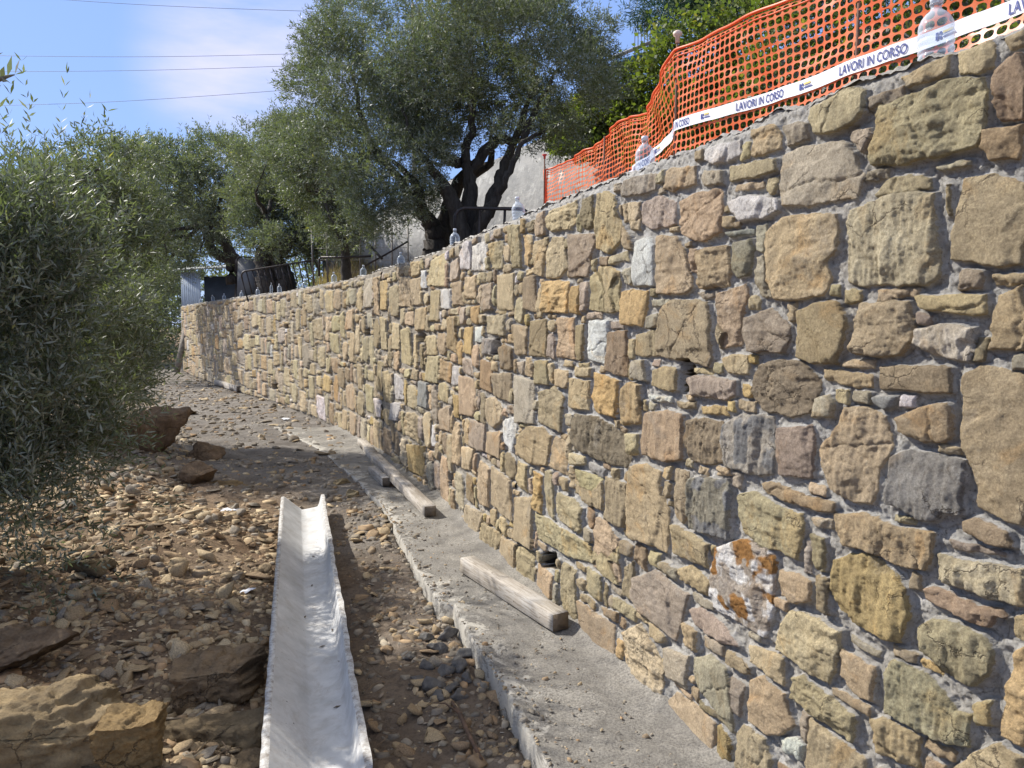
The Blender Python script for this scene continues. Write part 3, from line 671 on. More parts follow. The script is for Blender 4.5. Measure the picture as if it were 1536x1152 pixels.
def grid_faces(n, m, off=0):
    i, j = np.meshgrid(np.arange(n-1), np.arange(m-1), indexing='ij'); a = (i*m+j).ravel()+off
    return np.c_[a, a+m, a+m+1, a+1][:, ::-1]
def top_of(u): return WALL_H+.012*vn(u*2.1, u*0, 77)*2+.018*vn(u*9, u*0, 78)+.012*vn(u*37, u*0, 79)
u_nodes = [0.25]
while u_nodes[-1] < U_END:
    u = u_nodes[-1]; y = np.interp(u, CS, CY); u_nodes.append(u+max(.0042, .0021*(y/2)**1.75))
u_nodes = np.array(u_nodes); u_nodes[-1] = U_END
wall = empty('stone_wall', (*wallp(4., 0), 0), label='long curving wall of tan rubble stones set in grey mortar beside the dirt path', cat='wall')
wx0 = np.array([*wallp(4., 0), 0])
SV, SF, SC, SM, SR, SD = [], [], [], [], [], []; off = 0
bounds = [(0.25, 4.6, .0042), (4.6, 9.5, .0075), (9.5, U_END, .014)]
for a, b, dv in bounds:
    us = u_nodes[(u_nodes >= a) & (u_nodes < b)]; us = np.r_[us, b] if b < U_END else np.r_[us[:-1], U_END]
    vs = np.arange(-.08, 1.0001*(WALL_H+.02), dv); nrm = (vs-vs[0])/(vs[-1]-vs[0])
    U, Vv, H, C, msk, Rn = wall_field(us, vs, True)
    x, y = wallp(U, H); tz = top_of(U)
    Z = np.minimum(Vv, tz); x2, y2 = wallp(U, H-np.maximum(Vv-tz, 0)*2); 
    V = np.stack([x2, y2, Z], -1).reshape(-1, 3)-wx0
    SV.append(V); SF.append(grid_faces(len(us), len(vs), off)); off += len(V)
    SC.append(C.reshape(-1, 3)); SM.append(msk.ravel()); SR.append(Rn.ravel()); SD.append(sstep(U+.6*fbm(U, Vv, 71, 3), 3.2, 8).ravel())
SV = np.vstack(SV); SF = np.vstack(SF); SC = np.vstack(SC); SM = np.concatenate(SM); SR = np.concatenate(SR); SD = np.concatenate(SD)
fm = SM[SF].mean(1) > .5
def sub(name, sel, label=None):
    F = SF[sel]; used = np.unique(F); re = np.zeros(len(SV), int); re[used] = np.arange(len(used))
    o = mesh(name, SV[used], re[F], M_WALL, wall, True, {'col': SC[used], 'msk': SM[used], 'rnd': SR[used], 'dust_shade': SD[used]})
    o.location = (0, 0, 0); return o
sub('stone_facing', fm); sub('mortar', ~fm)
# cement capping that runs back from the front edge, and the hidden back and end of the wall
us = u_nodes[::2]; bk = np.array([-.014, -.022, -.05, -.10, -.16, -.24, -.30, -.31]); zz = np.array([-.010, -.002, .002, -.012, -.03, -.05, -.06, -1.])
U, B = np.meshgrid(us, bk, indexing='ij'); tz = top_of(U); Zc = tz+zz[None, :]+.012*vn(U*7, B*20, 91)*(B > -.3)+.014*vn(U*31, B*60, 93)*(B > -.3)+.010*vn(U*75, B*90, 95)*(B > -.3)
x, y = wallp(U, B); Vc = np.stack([x, y, Zc], -1).reshape(-1, 3)-wx0
mesh('capping', Vc, grid_faces(len(us), len(bk))[:, ::-1], M_WALL, wall, True, {'col': np.full((len(Vc), 3), .4), 'msk': np.zeros(len(Vc)), 'rnd': np.zeros(len(Vc))})
e = MB(); p0 = np.array(wallp(U_END-.002, .0)); p1 = np.array(wallp(U_END-.002, -.31)); p2 = np.array(wallp(U_END+.03, -.31)); p3 = np.array(wallp(U_END+.03, 0))
q = [np.r_[p, z]-wx0 for z in (-.08, WALL_H-.03) for p in (p0, p1, p2, p3)]
e.add(q, [(0, 1, 2, 3), (4, 7, 6, 5), (0, 4, 5, 1), (1, 5, 6, 2), (2, 6, 7, 3), (3, 7, 4, 0)])
eo = e.build('end_face', M_WALL, wall, False, {'col': np.full((8, 3), .3), 'msk': np.zeros(8), 'rnd': np.zeros(8)})

# ------------------------------------------------------------------ ground
FOOT = np.array([(.75, 1.0), (.30, 2.25), (.09, 2.95), (-.13, 3.70), (-.36, 4.43), (-.44, 4.47), (-.83, 5.75), (-1.22, 7.05), (-1.75, 8.3), (-2.6, 10.2), (-4.0, 12.6)])
def foot_x(y): return np.interp(y, FOOT[:, 1], FOOT[:, 0])
def ground_z(x, y):
    base = np.interp(y, [0, 2.5, 3.2, 4.4, 5.5, 7.2, 9, 14, 40], [-.13, -.12, -.11, -.095, -.075, -.04, .0, .0, .0])
    d = np.where(y < 9, foot_x(np.minimum(y, 12))-x, np.interp(y, CY, CX)-x-np.interp(y, [9, 11, 14], [.9, 1.6, 3.2]))                                  # metres left of the footing's edge
    rise = sstep(d, .9, 3.4)*np.interp(y, [0, 3, 6, 9, 14], [.12, .16, .22, .30, .35])+sstep(d, 3., 9.)*.55
    lump = fbm(x*1.1, y*1.1, 101, 4)*.16*sstep(d, .3, 2.)+fbm(x*5, y*5, 103, 3)*.035*sstep(d, -.1, .6)
    under = -.25*sstep(-d, -.02, .05)*(y < 7.4)
    cx_ = np.interp(y, [2.4, 7.0], [-.63, -1.95]); groove = -.09*np.exp(-((x-cx_)/.33)**2)*sstep(y, 8, 7.1)
    return base+rise+lump+under+groove
def axis(a, b, near, s0, g):
    p = [near]
    s = s0
    while p[-1] < b: p.append(p[-1]+s); s *= g
    q = [near]; s = s0
    while q[-1] > a: q.append(q[-1]-s); s *= g
    return np.array(sorted(set(q[1:]+p)))
gx = axis(-160, 140, -1., .022, 1.017); gy = axis(-25, 300, 2.8, .022, 1.013)
gx = gx; GX, GY = np.meshgrid(gx, gy, indexing='ij')
wxx = np.interp(GY, CY, CX)                                           # x of the wall at this y
behind = (GX-wxx)
GZ = ground_z(np.minimum(GX, wxx), GY)
nearw = sstep(np.hypot(GX+1, GY-3), 14, 6)
GZ = GZ+nearw*(fbm(GX*14, GY*14, 111, 3)*.014+fbm(GX*38, GY*38, 113, 3)*.009)*(behind < 0)
GZ = np.where(behind > .1, -.3, GZ)
d = foot_x(np.minimum(GY, 12.6))-GX
wallD = np.interp(GY, CY, CX)-GX
grey = np.clip(sstep(d, 1.15, .1)*np.interp(GY, [3, 5, 7], [.45, .75, 1.])+np.where(GY > 7, sstep(wallD, 4.2, 2.2)*sstep(GY, 7, 9), 0)+fbm(GX*1.5, GY*1.5, 121, 3)*.35, 0, 1)
Vg = np.stack([GX, GY, GZ], -1).reshape(-1, 3)
mesh('ground', Vg, grid_faces(len(gx), len(gy)), M_SOIL, None, True, {'grey': grey.ravel()}); tag(bpy.data.objects['ground'], kind='structure')

# concrete footing strip under the wall, shuttered edge towards the path
ys = np.r_[np.arange(1.0, 4.42, .02), [4.43, 4.435, 4.47, 4.475], np.arange(4.5, 12.4, .03)]
tt = np.r_[0, 0, .012, .03, np.linspace(.06, 1, 46)]
Lx = foot_x(ys)+fbm(ys*2, ys*0, 131, 3)*.03+fbm(ys*14, ys*0, 133, 3)*.007
Yg = np.repeat(ys[:, None], len(tt), 1); wr = np.interp(ys, CY, CX)+.06
Xg = Lx[:, None]+(wr-Lx)[:, None]*tt[None, :]
# drift the wall end of each row forward so rows meet the wall square-on is not needed: straight rows
Zg = .012*fbm(Xg*5, Yg*5, 141, 3)+.006*fbm(Xg*30, Yg*30, 143, 3)
wd = np.interp(Yg, CY, CX)-Xg; Zg = Zg+.045*np.exp(-np.maximum(wd, 0)/.05)+.01*sstep(Yg, 7, 9)
Zg[:, 0] = -.45; Zg[:, 1] -= .014; Xg[:, 0] -= .012
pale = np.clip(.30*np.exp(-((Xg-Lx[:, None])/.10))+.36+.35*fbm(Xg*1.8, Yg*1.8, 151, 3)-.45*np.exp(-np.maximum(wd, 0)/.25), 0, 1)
pale[:, 0] = .45; pale[:, 1] = .7
Vf = np.stack([Xg, Yg, Zg], -1).reshape(-1, 3)
fo = mesh('concrete_footing', Vf, grid_faces(len(ys), len(tt))[:, ::-1], M_CONC, None, True, {'pale': pale.ravel()})
tag(fo, 'low rough grey concrete strip along the foot of the stone wall', 'footing')

# ground behind the wall: terrace level with the backfill
def terrace_z(u, o):    # o metres behind the wall's front
    return 2.22+.10*sstep(o, .3, 3)+.045*np.maximum(o-3, 0)+fbm(u*.9, o*.9, 161, 4)*.10*sstep(o, .25, 1.5)
us = np.r_[np.arange(.2, 30.05, .12)]; oo = np.r_[.28, .34, .42, .5, np.geomspace(.6, 60, 60)]
U, O = np.meshgrid(us, oo, indexing='ij'); x, y = wallp(U, -O)
# fan the far part of the terrace out straight to the right
Vt = np.stack([x, y, terrace_z(U, O)], -1).reshape(-1, 3)
te = mesh('upper_terrace', Vt, grid_faces(len(us), len(oo))[:, ::-1], M_SOIL, None, True, {'grey': np.full(len(Vt), .25)}); tag(te, kind='structure')

# ------------------------------------------------------------------ measuring helper: a pixel of the photograph and a depth give a place
F_ = 1150.
def ray(px, py):
    a = (px-768)/F_; b = (576-py)/F_
    return np.array([a, math.cos(PITCH)+b*math.sin(PITCH), -math.sin(PITCH)+b*math.cos(PITCH)])
def at(px, py, Y):
    r = ray(px, py); return np.array([0, 0, EYE])+r*(Y/r[1])
def on_ground(px, py):
    r = ray(px, py); t = (0-EYE)/r[2]
    for _ in range(12):
        z = float(ground_z(np.array([r[0]*t]), np.array([r[1]*t]))[0]); t = (z-EYE)/r[2]
    return np.array([r[0]*t, r[1]*t, z])
def terr(x, y):
    i = np.argmin((CX-x)**2+(CY-y)**2); o = math.hypot(CX[i]-x, CY[i]-y); return float(terrace_z(np.array([CS[i]]), np.array([o]))[0])

# ------------------------------------------------------------------ rocks
def rock_mesh(seed, flat=.5, sub=2, cuts=9, rough=.03, slab=False, boxy=False):
    import bmesh
    bm = bmesh.new(); bmesh.ops.create_icosphere(bm, subdivisions=sub, radius=1)
    V = np.array([v.co[:] for v in bm.verts]); F = np.array([[v.index for v in f.verts] for f in bm.faces]); bm.free()
    r = np.random.default_rng(seed)
    ax = np.array([1., r.uniform(.6, .95), flat*r.uniform(.8, 1.2)])
    for k in range(cuts):
        n = r.normal(size=3); n /= np.linalg.norm(n)
        if slab and k < 2: n = np.array([r.uniform(-.1, .1), r.uniform(-.1, .1), 1 if k else -1.]); n /= np.linalg.norm(n)
        if boxy and k < 6: n = np.eye(3)[k % 3]*(1 if k < 3 else -1)+r.normal(size=3)*.08; n /= np.linalg.norm(n)
        o = r.uniform(.50, .58) if boxy and k < 6 else r.uniform(.36, .66)+.12*boxy if not (slab and k < 2) else r.uniform(.35, .5)
        dd = V@n-o; V = V-np.maximum(dd, 0)[:, None]*n
    if rough:
        V = V*(1+rough*3*fbm(V[:, 0]*2.3+seed, V[:, 1]*2.3+V[:, 2]*1.7, seed, 4)[:, None])
    V = V*ax
    if sub >= 3:
        V[:, 2] += .03*(np.floor((fbm(V[:, 0]*1.2+seed, V[:, 1]*1.2, seed+5, 3))*9)/9)
    return V, F
def rotz(V, a): c, s = math.cos(a), math.sin(a); return V@np.array([[c, s, 0], [-s, c, 0], [0, 0, 1]])
def rotx(V, a): c, s = math.cos(a), math.sin(a); return V@np.array([[1, 0, 0], [0, c, s], [0, -s, c]])
def roty(V, a): c, s = math.cos(a), math.sin(a); return V@np.array([[c, 0, -s], [0, 1, 0], [s, 0, c]])
def boulder(name, px, py, s, flat, col, label, seed, rz=0, tilt=0, sub=5, cat='boulder', sink=.25, cuts=9, z=None, asp=1., boxy=False):
    V, F = rock_mesh(seed, flat, sub, cuts, .035, boxy=boxy); V = V*s; V[:, 1] *= asp; V = rotz(rotx(V, tilt), rz)
    n = V/np.linalg.norm(V, axis=1)[:, None]
    q_ = fbm(V[:, 0]*6/max(s, .2)+seed, V[:, 1]*5+V[:, 2]*9/max(s, .2), seed, 5, .6); q_ = q_*.6+np.floor(q_*6)/6*.6
    V = V+n*(q_[:, None]*.085+.02*np.abs(fbm(V[:, 0]*22/max(s, .2), V[:, 1]*22/max(s, .2)+V[:, 2]*19/max(s, .2), seed+3, 4, .6))[:, None])*s
    p = on_ground(px, py); zmin = V[:, 2].min(); h = V[:, 2].max()-zmin
    cc = np.tile(np.array(col), (len(V), 1))
    o = mesh(name, V, F, M_BOULD, None, False, {'col': cc}); 
    o.location = (p[0], p[1], p[2]-zmin-h*sink)
    return tag(o, label, cat)
boulder('boulder', 62, 1150, .50, .66, (.46, .36, .22), 'large tan boulder with a rough flaking face in the near left corner', 11, .35, .12, sub=6, cuts=14, boxy=True)
boulder('boulder', 200, 1150, .19, 1., (.42, .30, .15), 'squared ochre yellow boulder with a mossy top, right of the tan corner boulder', 23, .1, 0, sink=.12, boxy=True, sub=6)
boulder('boulder', 325, 1045, .34, .62, (.36, .27, .175), 'broad brown flat-topped boulder lying against the left side of the white channel', 37, .2, .1, asp=.8, boxy=True, sub=6)
boulder('boulder', 335, 1105, .27, .40, (.28, .22, .14), 'low sunken brown slab of rock just in front of the broad flat-topped boulder', 41, -.1, .1, asp=.7)
boulder('boulder', 375, 1150, .10, .6, (.26, .20, .13), 'small dark rock at the bottom edge beside the white channel', 43, .3, 0)
boulder('boulder', 138, 860, .16, .6, (.25, .20, .125), 'angular dark brown block alone in the shaded rubble left of the white channel', 47, .5, .3, sub=4)
boulder('boulder', 20, 1000, .30, .5, (.24, .18, .125), 'dark shaded rock mass at the left edge behind the tan corner boulder', 53, .4, .1)
boulder('boulder', 305, 722, .24, .6, (.27, .195, .13), 'reddish brown boulder in the open rubble in front of the olive shrub', 59, .2, .1, sub=4)
boulder('boulder', 306, 688, .28, .5, (.27, .20, .14), 'rounded brown boulder just behind the reddish boulder in the rubble', 61, .9, 0, sub=4)
boulder('boulder', 340, 730, .24, .22, (.30, .22, .12), 'thin flat ochre slab leaning beside the reddish boulder', 67, .2, .12, sub=4, asp=.6)
boulder('boulder', 210, 682, .62, .85, (.25, .175, .115), 'big upright red brown boulder half hidden under the olive shrub', 71, .4, 0)
boulder('boulder', 165, 668, .40, .8, (.33, .28, .21), 'pale grey brown boulder in the shade left of the big upright boulder', 73, 1.4, .2)
boulder('boulder', 265, 622, .55, .25, (.26, .19, .12), 'low flat slab of rock by the path beyond the big upright boulder', 79, .2, 0, sub=4, asp=.6)
boulder('boulder', 532, 745, .105, .75, (.42, .36, .24), 'pale pointed stone on the grey path beyond the white channel', 83, .7, .5, sub=4, cat='stone')
boulder('boulder', 514, 725, .10, .6, (.38, .31, .19), 'pale flat stone on the grey path just behind the pointed one', 89, .1, .3, sub=4, cat='stone')
boulder('boulder', 33, 845, .15, .4, (.24, .18, .11), 'flat brown rock in the deep shade under the olive shrub', 97, .1, .1, sub=4)
boulder('boulder', 130, 795, .20, .3, (.25, .18, .11), 'long low brown rock at the foot of the olive shrub', 101, .15, .1, sub=4, asp=.5)
boulder('boulder', 745, 975, .07, .6, (.20, .15, .11), 'small brown rock wedged against the shuttered edge of the concrete strip', 103, .1, .1, sub=3, cat='stone')

base = [rock_mesh(200+i, f, 2, 16, .012, sl) for i, (f, sl) in enumerate([(.45, True), (.3, True), (.6, False), (.25, True), (.7, False), (.4, True), (.35, True), (.5, False)])]
chips = []
for q in range(8):
    r_ = np.random.default_rng(700+q); k_n = 5+q % 2; th = (np.arange(k_n)+r_.uniform(-.32, .32, k_n))/k_n*2*np.pi; rr = r_.uniform(.55, 1.2, k_n); hh_ = r_.uniform(.14, .34)
    lo_ = np.c_[np.cos(th)*rr, np.sin(th)*rr*.66, np.full(k_n, -hh_)]; hi_ = np.c_[np.cos(th)*rr*r_.uniform(.7, .95), np.sin(th)*rr*.66*r_.uniform(.7, .95), np.full(k_n, hh_)+r_.uniform(-.12, .12, k_n)]
    Vc_ = np.vstack([lo_, hi_, [[0, 0, hh_*1.05]]]); Fc_ = []
    for a in range(k_n): b = (a+1) % k_n; Fc_ += [(a, b, k_n+b), (a, k_n+b, k_n+a), (k_n+a, k_n+b, 2*k_n)]
    chips.append((Vc_, np.array(Fc_)))
CHN = np.array([(-.63, 2.4), (-1.92, 7.0)])     # centre line of the channel on the ground
def chan_x(y): return np.interp(y, CHN[:, 1], CHN[:, 0])
ROCKC = 1.16*np.array([(.36, .28, .18), (.31, .24, .155), (.40, .32, .21), (.29, .215, .14), (.27, .24, .20), (.46, .38, .26), (.33, .23, .14), (.24, .19, .135)])
cand = []
def scatter(n, ylo, yhi, dens, smin, smax, powr, greyish=0.):
    k = 0
    while k < n:
        y = ylo+(yhi-ylo)*rng.random()**1.5; xh = float(foot_x(y))+.05 if y < 8 else float(np.interp(y, CY, CX))-.1; x = rng.uniform(min(-9.5 if y > 5 else -4.2-.2*y, xh-4), xh)
        p = dens(x, y)
        if rng.random() > p: continue
        s = smin*(smax/smin)**(rng.random()**powr)
        cand.append((x, y, s, greyish)); k += 1
def densA(x, y):
    d = float(foot_x(min(y, 12)))-x
    if y > 7:
        wd = float(np.interp(y, CY, CX))-x
        return .25 if wd < 2.4 else (.8 if wd < 6 else .35)
    c = abs(x-float(chan_x(y)))
    if c < .23 and y < 7: return 0
    if x > float(chan_x(y)): return .38+.3*(d < .35)
    return 1. if y < 9 else .5
scatter(30000, 1.9, 9.5, densA, .008, .05, 2.0)
scatter(9000, 6, 24, densA, .02, .10, 1.8)
scatter(4200, 2.2, 9.5, densA, .028, .10, 1.5)
scatter(130, 2.6, 8.5, lambda x, y: densA(x, y)*(x < chan_x(y)), .09, .17, 1.3)
scatter(500, 5, 16, lambda x, y: densA(x, y)*(x < chan_x(y)), .06, .15, 1.3)
scatter(330, 6, 20, densA, .08, .17, 1.6)
cand.sort(key=lambda c: -c[2]/math.hypot(c[0], c[1]))
def infr(x, y):
    d = y; px = 768+F_*x/d; py = 489+F_*1.7/d
    return 0 < px < 1536 and py < 1150
ind = 0; stuffV, stuffF, stuffC = [], [], []; so = 0
rock_protos = []
for i, (V, F) in enumerate(base):
    for ci, cc in enumerate(ROCKC[:6]):
        me = mesh('rubble_stone', V, F, M_ROCK, None, False, {'col': np.tile(cc, (len(V), 1))}, link=False).data
        rock_protos.append(me)
for o in [o for o in bpy.data.objects if o.users_collection == ()]: bpy.data.objects.remove(o)
fl = []
for k in range(900):
    y = rng.uniform(2.3, 7.5); e_ = rng.random()**2.2*.5; x = float(foot_x(y))+e_; cand.append((x, y, rng.uniform(.004, .013) if rng.random() < .93 else rng.uniform(.013, .03), 2.))
GRPS = {'left': ('angular stone in the loose brown rubble left of the white channel', 'stones in the rubble left of the white channel'),
        'mid': ('flat angular stone in the dirt between the white channel and the concrete strip', 'stones between the channel and the concrete strip'),
        'far': ('angular stone scattered on the far stretch of dirt path beyond the white channel', 'stones on the far part of the path')}
for x, y, s, gr in cand:
    z = float(ground_z(np.array([x]), np.array([y]))[0]) if gr < 2 else .004
    if gr < 2 and ind < 300 and infr(x, y):
        ind += 1; o = bpy.data.objects.new('rubble_stone', rock_protos[int(rng.integers(len(rock_protos)))]); COL.objects.link(o)
        o.location = (x, y, z+s*.12); o.scale = (s, s*rng.uniform(.7, 1), s*rng.uniform(.7, 1.1)); o.rotation_euler = (rng.normal()*.35, rng.normal()*.35, rng.uniform(0, 6.28))
        g = 'far' if y > 7.1 else ('left' if x < chan_x(y) else 'mid'); tag(o, GRPS[g][0], 'stone', GRPS[g][1]); continue
    V, F = (base if s > .085 else chips)[int(rng.integers(8))]
    V = rotz(rotx(V*np.array([1, rng.uniform(.65, 1), rng.uniform(.6, 1.1)]), rng.normal()*.3), rng.uniform(0, 6.28))*s
    c = ROCKC[int(rng.integers(len(ROCKC)))]*rng.uniform(.75, 1.2)
    gf = .75 if (float(foot_x(min(y, 12)))-x < .8 or y > 7) and rng.random() < .6 else 0
    c = c*(1-gf)+np.array((.26, .245, .22))*gf*rng.uniform(.6, 1.1)
    stuffV.append(V+np.array([x, y, z+s*.08])); stuffF.append(F+so); so += len(V); stuffC.append(np.tile(c, (len(V), 1)))
st = mesh('rubble', np.vstack(stuffV), np.vstack(stuffF), M_ROCK, None, False, {'col': np.vstack(stuffC)})
tag(st, 'small loose brown stone chips and gravel strewn over the dirt path', 'rubble', kind='stuff')

# dry twigs and straw on the soil
mb = MB()
for k in range(900):
    y = rng.uniform(2.4, 8); x = rng.uniform(-3.4-.3*y, float(chan_x(y))-.25) if rng.random() < .8 else rng.uniform(float(chan_x(y))+.25, float(foot_x(y)))
    z = float(ground_z(np.array([x]), np.array([y]))[0]); a = rng.uniform(0, 6.28); L = rng.uniform(.04, .16); d_ = np.array([math.cos(a), math.sin(a), rng.normal()*.15])*L
    p = np.array([x, y, z+.02]); mb.tube([p-d_/2, p+np.array([rng.normal()*.01, rng.normal()*.01, .01]), p+d_/2], [.0022, .0018, .001], 3, cap=False)
tw_ = mb.build('twig_litter', simple('dry_twig', (.26, .18, .11), (.12, .08, .05), 9)); tag(tw_, 'fine dry twigs and straw scattered over the brown soil', 'twigs', kind='stuff')

# grey cement lumps beside the footing
M_CEM = col_material('cement_lump', bd=.02, scale=20, dark=(.06, .058, .055))
for k, (px, py, s) in enumerate([(700, 985, .06), (715, 1000, .05), (640, 960, .05), (690, 1045, .06), (660, 1045, .05), (612, 985, .045), (690, 1000, .075), (655, 975, .07), (668, 1008, .06), (640, 1000, .055), (672, 955, .065), (702, 1020, .05), (650, 1030, .065), (680, 1035, .055), (625, 1020, .04)]):
    V, F = rock_mesh(400+k, .6, 4, 3, .05); V = rotz(V*s, k*1.3); V *= (1+.25*fbm(V[:, 0]*25+k, V[:, 1]*25+V[:, 2]*20, k, 4)[:, None]); p = on_ground(px, py)
    o = mesh('cement_lump', V, F, M_CEM, None, True, {'col': np.tile((.155, .152, .15), (len(V), 1))}); o.location = (p[0], p[1], p[2]+s*.15)
    tag(o, 'lump of dark grey spilt cement in the heap beside the concrete strip', 'cement lump', 'cement lumps heaped beside the concrete strip')

# ------------------------------------------------------------------ timber
M_END = simple('end_grain', (.20, .155, .11), (.11, .085, .06), 25, bmp=.5)
def beam(p0, p1, w, h, name, label, z0=0., seed=0, cat='timber', tilt=0., group=None, mat=None, z1=None):
    p0 = np.array(p0, float); p1 = np.array(p1, float); d = p1-p0; L = np.hypot(*d); rz = math.atan2(d[1], d[0])
    n = 24; m_ = 5
    xs = np.linspace(-L/2, L/2, n); prof = []
    b = .0015
    ring = [(-w/2+b, -h/2), (w/2-b, -h/2), (w/2, -h/2+b), (w/2, h/2-b), (w/2-b, h/2), (-w/2+b, h/2), (-w/2, h/2-b), (-w/2, -h/2+b)]
    V = []; 
    for i, x in enumerate(xs):
        for k, (yy, zz) in enumerate(ring):
            V.append((x+(.004*vn(np.array([k*3.1]), np.array([seed*1.]), 9)[0]), yy+.002*float(vn(np.array([x*3.+k]), np.array([seed+.5]), 5)[0]), zz+.005*float(vn(np.array([x*3.+k*2]), np.array([seed+1.5]), 7)[0])))
    F = [(i*8+k, i*8+(k+1) % 8, (i+1)*8+(k+1) % 8, (i+1)*8+k) for i in range(n-1) for k in range(8)]
    mb = MB(); mb.add(V, [f[::-1] for f in F]); eg = MB(); Va = np.array(V); eg.add(np.vstack([Va[:8], Va[-8:]]), [tuple(range(8)), tuple(range(8, 16))[::-1]])
    nv_ = len(V); o = mesh(name, np.array(V), [np.array([f[::-1] for f in F]), np.array([tuple(range(8)), tuple((n-1)*8+k for k in range(8))[::-1]])], None, mats=[mat or M_WOOD, M_END], midx=[0]*len(F)+[1, 1]); c = (p0+p1)/2; z1 = z0 if z1 is None else z1
    o.location = (c[0], c[1], (z0+z1)/2+h/2); o.rotation_euler = (0, -math.atan2(z1-z0, L), rz)
    return tag(o, label, cat, group)
def gp(px, py, z=0.):
    r = ray(px, py); t = (z-EYE)/r[2]; return np.array([r[0]*t, r[1]*t])
def shift(a, b, w):   # centre line from the visible left bottom edge
    d = (b-a)/np.hypot(*(b-a)); n = np.array([d[1], -d[0]]); n = n if n[0] > 0 else -n
    return a+n*w/2, b+n*w/2
a, b = shift(gp(692, 860), gp(831, 951), .085)
beam(a, b, .10, .095, 'timber_beam', 'square weathered timber beam lying along the concrete strip, nearest the camera', .012, 1)
a, b = shift(gp(553, 712), gp(574, 731), .10)
beam(a, b, .10, .085, 'timber_block', 'short timber block under the far end of the long pale beam', .01, 2)
a, b = shift(gp(556, 692, .10), gp(637, 776, .01), .10)
beam(a, b, .10, .09, 'timber_beam', 'long pale timber beam propped on a short block on the concrete strip', .098, 3, z1=.014)
a, b = shift(gp(537, 668, .0), gp(558, 695, .0), .10)
beam(a, b, .11, .08, 'timber_plank', 'pale flat plank end lying behind the propped beam against the wall foot', .014, 4)
a, b = shift(gp(322, 578), gp(356, 589), .16)
beam(a, b, .18, .14, 'timber_beam', 'far timber lying on the path at the foot of the wall near its distant end', .02, 5)
M_WOOD2 = simple('grey_board', (.30, .26, .21), (.15, .125, .10), 12, bmp=.5)
def leaning(pb, pt, w, th, label):
    pb = np.array(pb); pt = np.array(pt); mb = MB(); d = (pt-pb)/np.linalg.norm(pt-pb); s = np.cross(d, (0, 1, 0)); s /= np.linalg.norm(s); n = np.cross(s, d)
    q = [p+s*a*w/2+n*b*th/2 for p in (pb, pt) for a, b in ((-1, -1), (1, -1), (1, 1), (-1, 1))]
    q = [x-pb for x in q]; q[5] = q[5]+d*.05; q[6] = q[6]+d*.05
    mb.add(q, [(0, 1, 2, 3), (4, 7, 6, 5), (0, 4, 5, 1), (1, 5, 6, 2), (2, 6, 7, 3), (3, 7, 4, 0)]); o = mb.build('leaning_plank', M_WOOD2); o.location = pb
    return tag(o, label, 'plank')
Yf = 26.6
leaning(at(265, 559, Yf), at(280, 487, Yf+.3), .20, .05, 'grey board leaning diagonally against the far end of the stone wall')
leaning(at(286, 559, Yf+.1), at(287, 487, Yf+.3), .13, .08, 'dark upright post standing against the far end of the stone wall')

# ------------------------------------------------------------------ the white channel
M_WHITE, t, b_ = new_mat('chalky_white'); co = coords(t)
c_ = mixc(t, mrange(t, noise(t, 6, 6, .6, co), .35, .7), (.42, .42, .41), (.57, .565, .55))
c_ = mixc(t, mth(t, 'MULTIPLY', mrange(t, noise(t, 7, 10, .82, co, .5), .48, .68), .6), c_, (.30, .26, .215))
c_ = mixc(t, mrange(t, noise(t, 45, 2, .5, co), .74, .77), c_, (.10, .09, .08))
t.links.new(c_, b_.inputs['Base Color']); b_.inputs['Roughness'].default_value = .8; b_.inputs['Specular IOR Level'].default_value = .2; bump(t, b_, noise(t, 25, 6, .7, co), .3, .004)
M_RIM, t, b_ = new_mat('chalky_rim'); co = coords(t)
c_ = mixc(t, mrange(t, noise(t, 24, 8, .8, co), .42, .60), (.52, .51, .48), (.24, .21, .18))
t.links.new(c_, b_.inputs['Base Color']); b_.inputs['Roughness'].default_value = .85; bump(t, b_, noise(t, 60, 6, .7, co), .7, .006)
ch0 = np.array([-.675, 2.55, -.03]); ch1 = np.array([-1.92, 6.95, -.035])    # crease line, near end and far end
ax_ = ch1-ch0; Lc = np.linalg.norm(ax_); ax_ /= Lc; sx = np.cross(ax_, (0, 0, 1)); sx /= np.linalg.norm(sx); up = np.cross(sx, ax_)
prof_in = [(-.185, .135), (-.176, .130), (-.15, .110), (-.09, .062), (-.03, .014), (-.012, 0), (.04, .006), (.10, .015), (.132, .022), (.148, .05), (.168, .128), (.176, .135)]
prof_out = [(.198, .132), (.190, .05), (.160, -.002), (.11, -.014), (.03, -.020), (-.03, -.018), (-.10, .032), (-.165, .080), (-.208, .130)]
allp = prof_in+prof_out
ss = np.r_[np.linspace(-.0, Lc, 190)]
V = []
for s_ in ss:
    wv = .0035*math.sin(s_*23)*.5+.003*math.sin(s_*4.3+1)
    for k, (a, h) in enumerate(allp):
        dx = wv*(1 if .13 < a else 0)+(.004*float(vn(np.array([s_*12.+k]), np.array([k*2.]), 3)[0]) if h > .1 else 0)
        dh = .005*float(vn(np.array([s_*9.]), np.array([k*1.7]), 8)[0]) if h > .1 else 0
        sag = -.0*(s_/Lc)
        V.append(ch0+ax_*(s_+(.012*float(vn(np.array([k*1.3]), np.array([s_]), 2)[0]) if s_ > Lc-.01 else 0))+sx*(a*.94+dx)+up*(h+dh+sag))
K = len(allp); F = [(i*K+k, i*K+(k+1) % K, (i+1)*K+(k+1) % K, (i+1)*K+k) for i in range(len(ss)-1) for k in range(K)]
V = np.array(V)-ch0; F = np.array(F)[:, ::1]
kk = F[:, 0] % K; rim = (kk == 10) | (kk == 11) | (kk == K-1) | (kk == 0) | (kk == K-2)
ch = empty('drainage_channel', ch0, label='long white V-shaped channel trough lying along the rubble in the foreground', cat='channel')
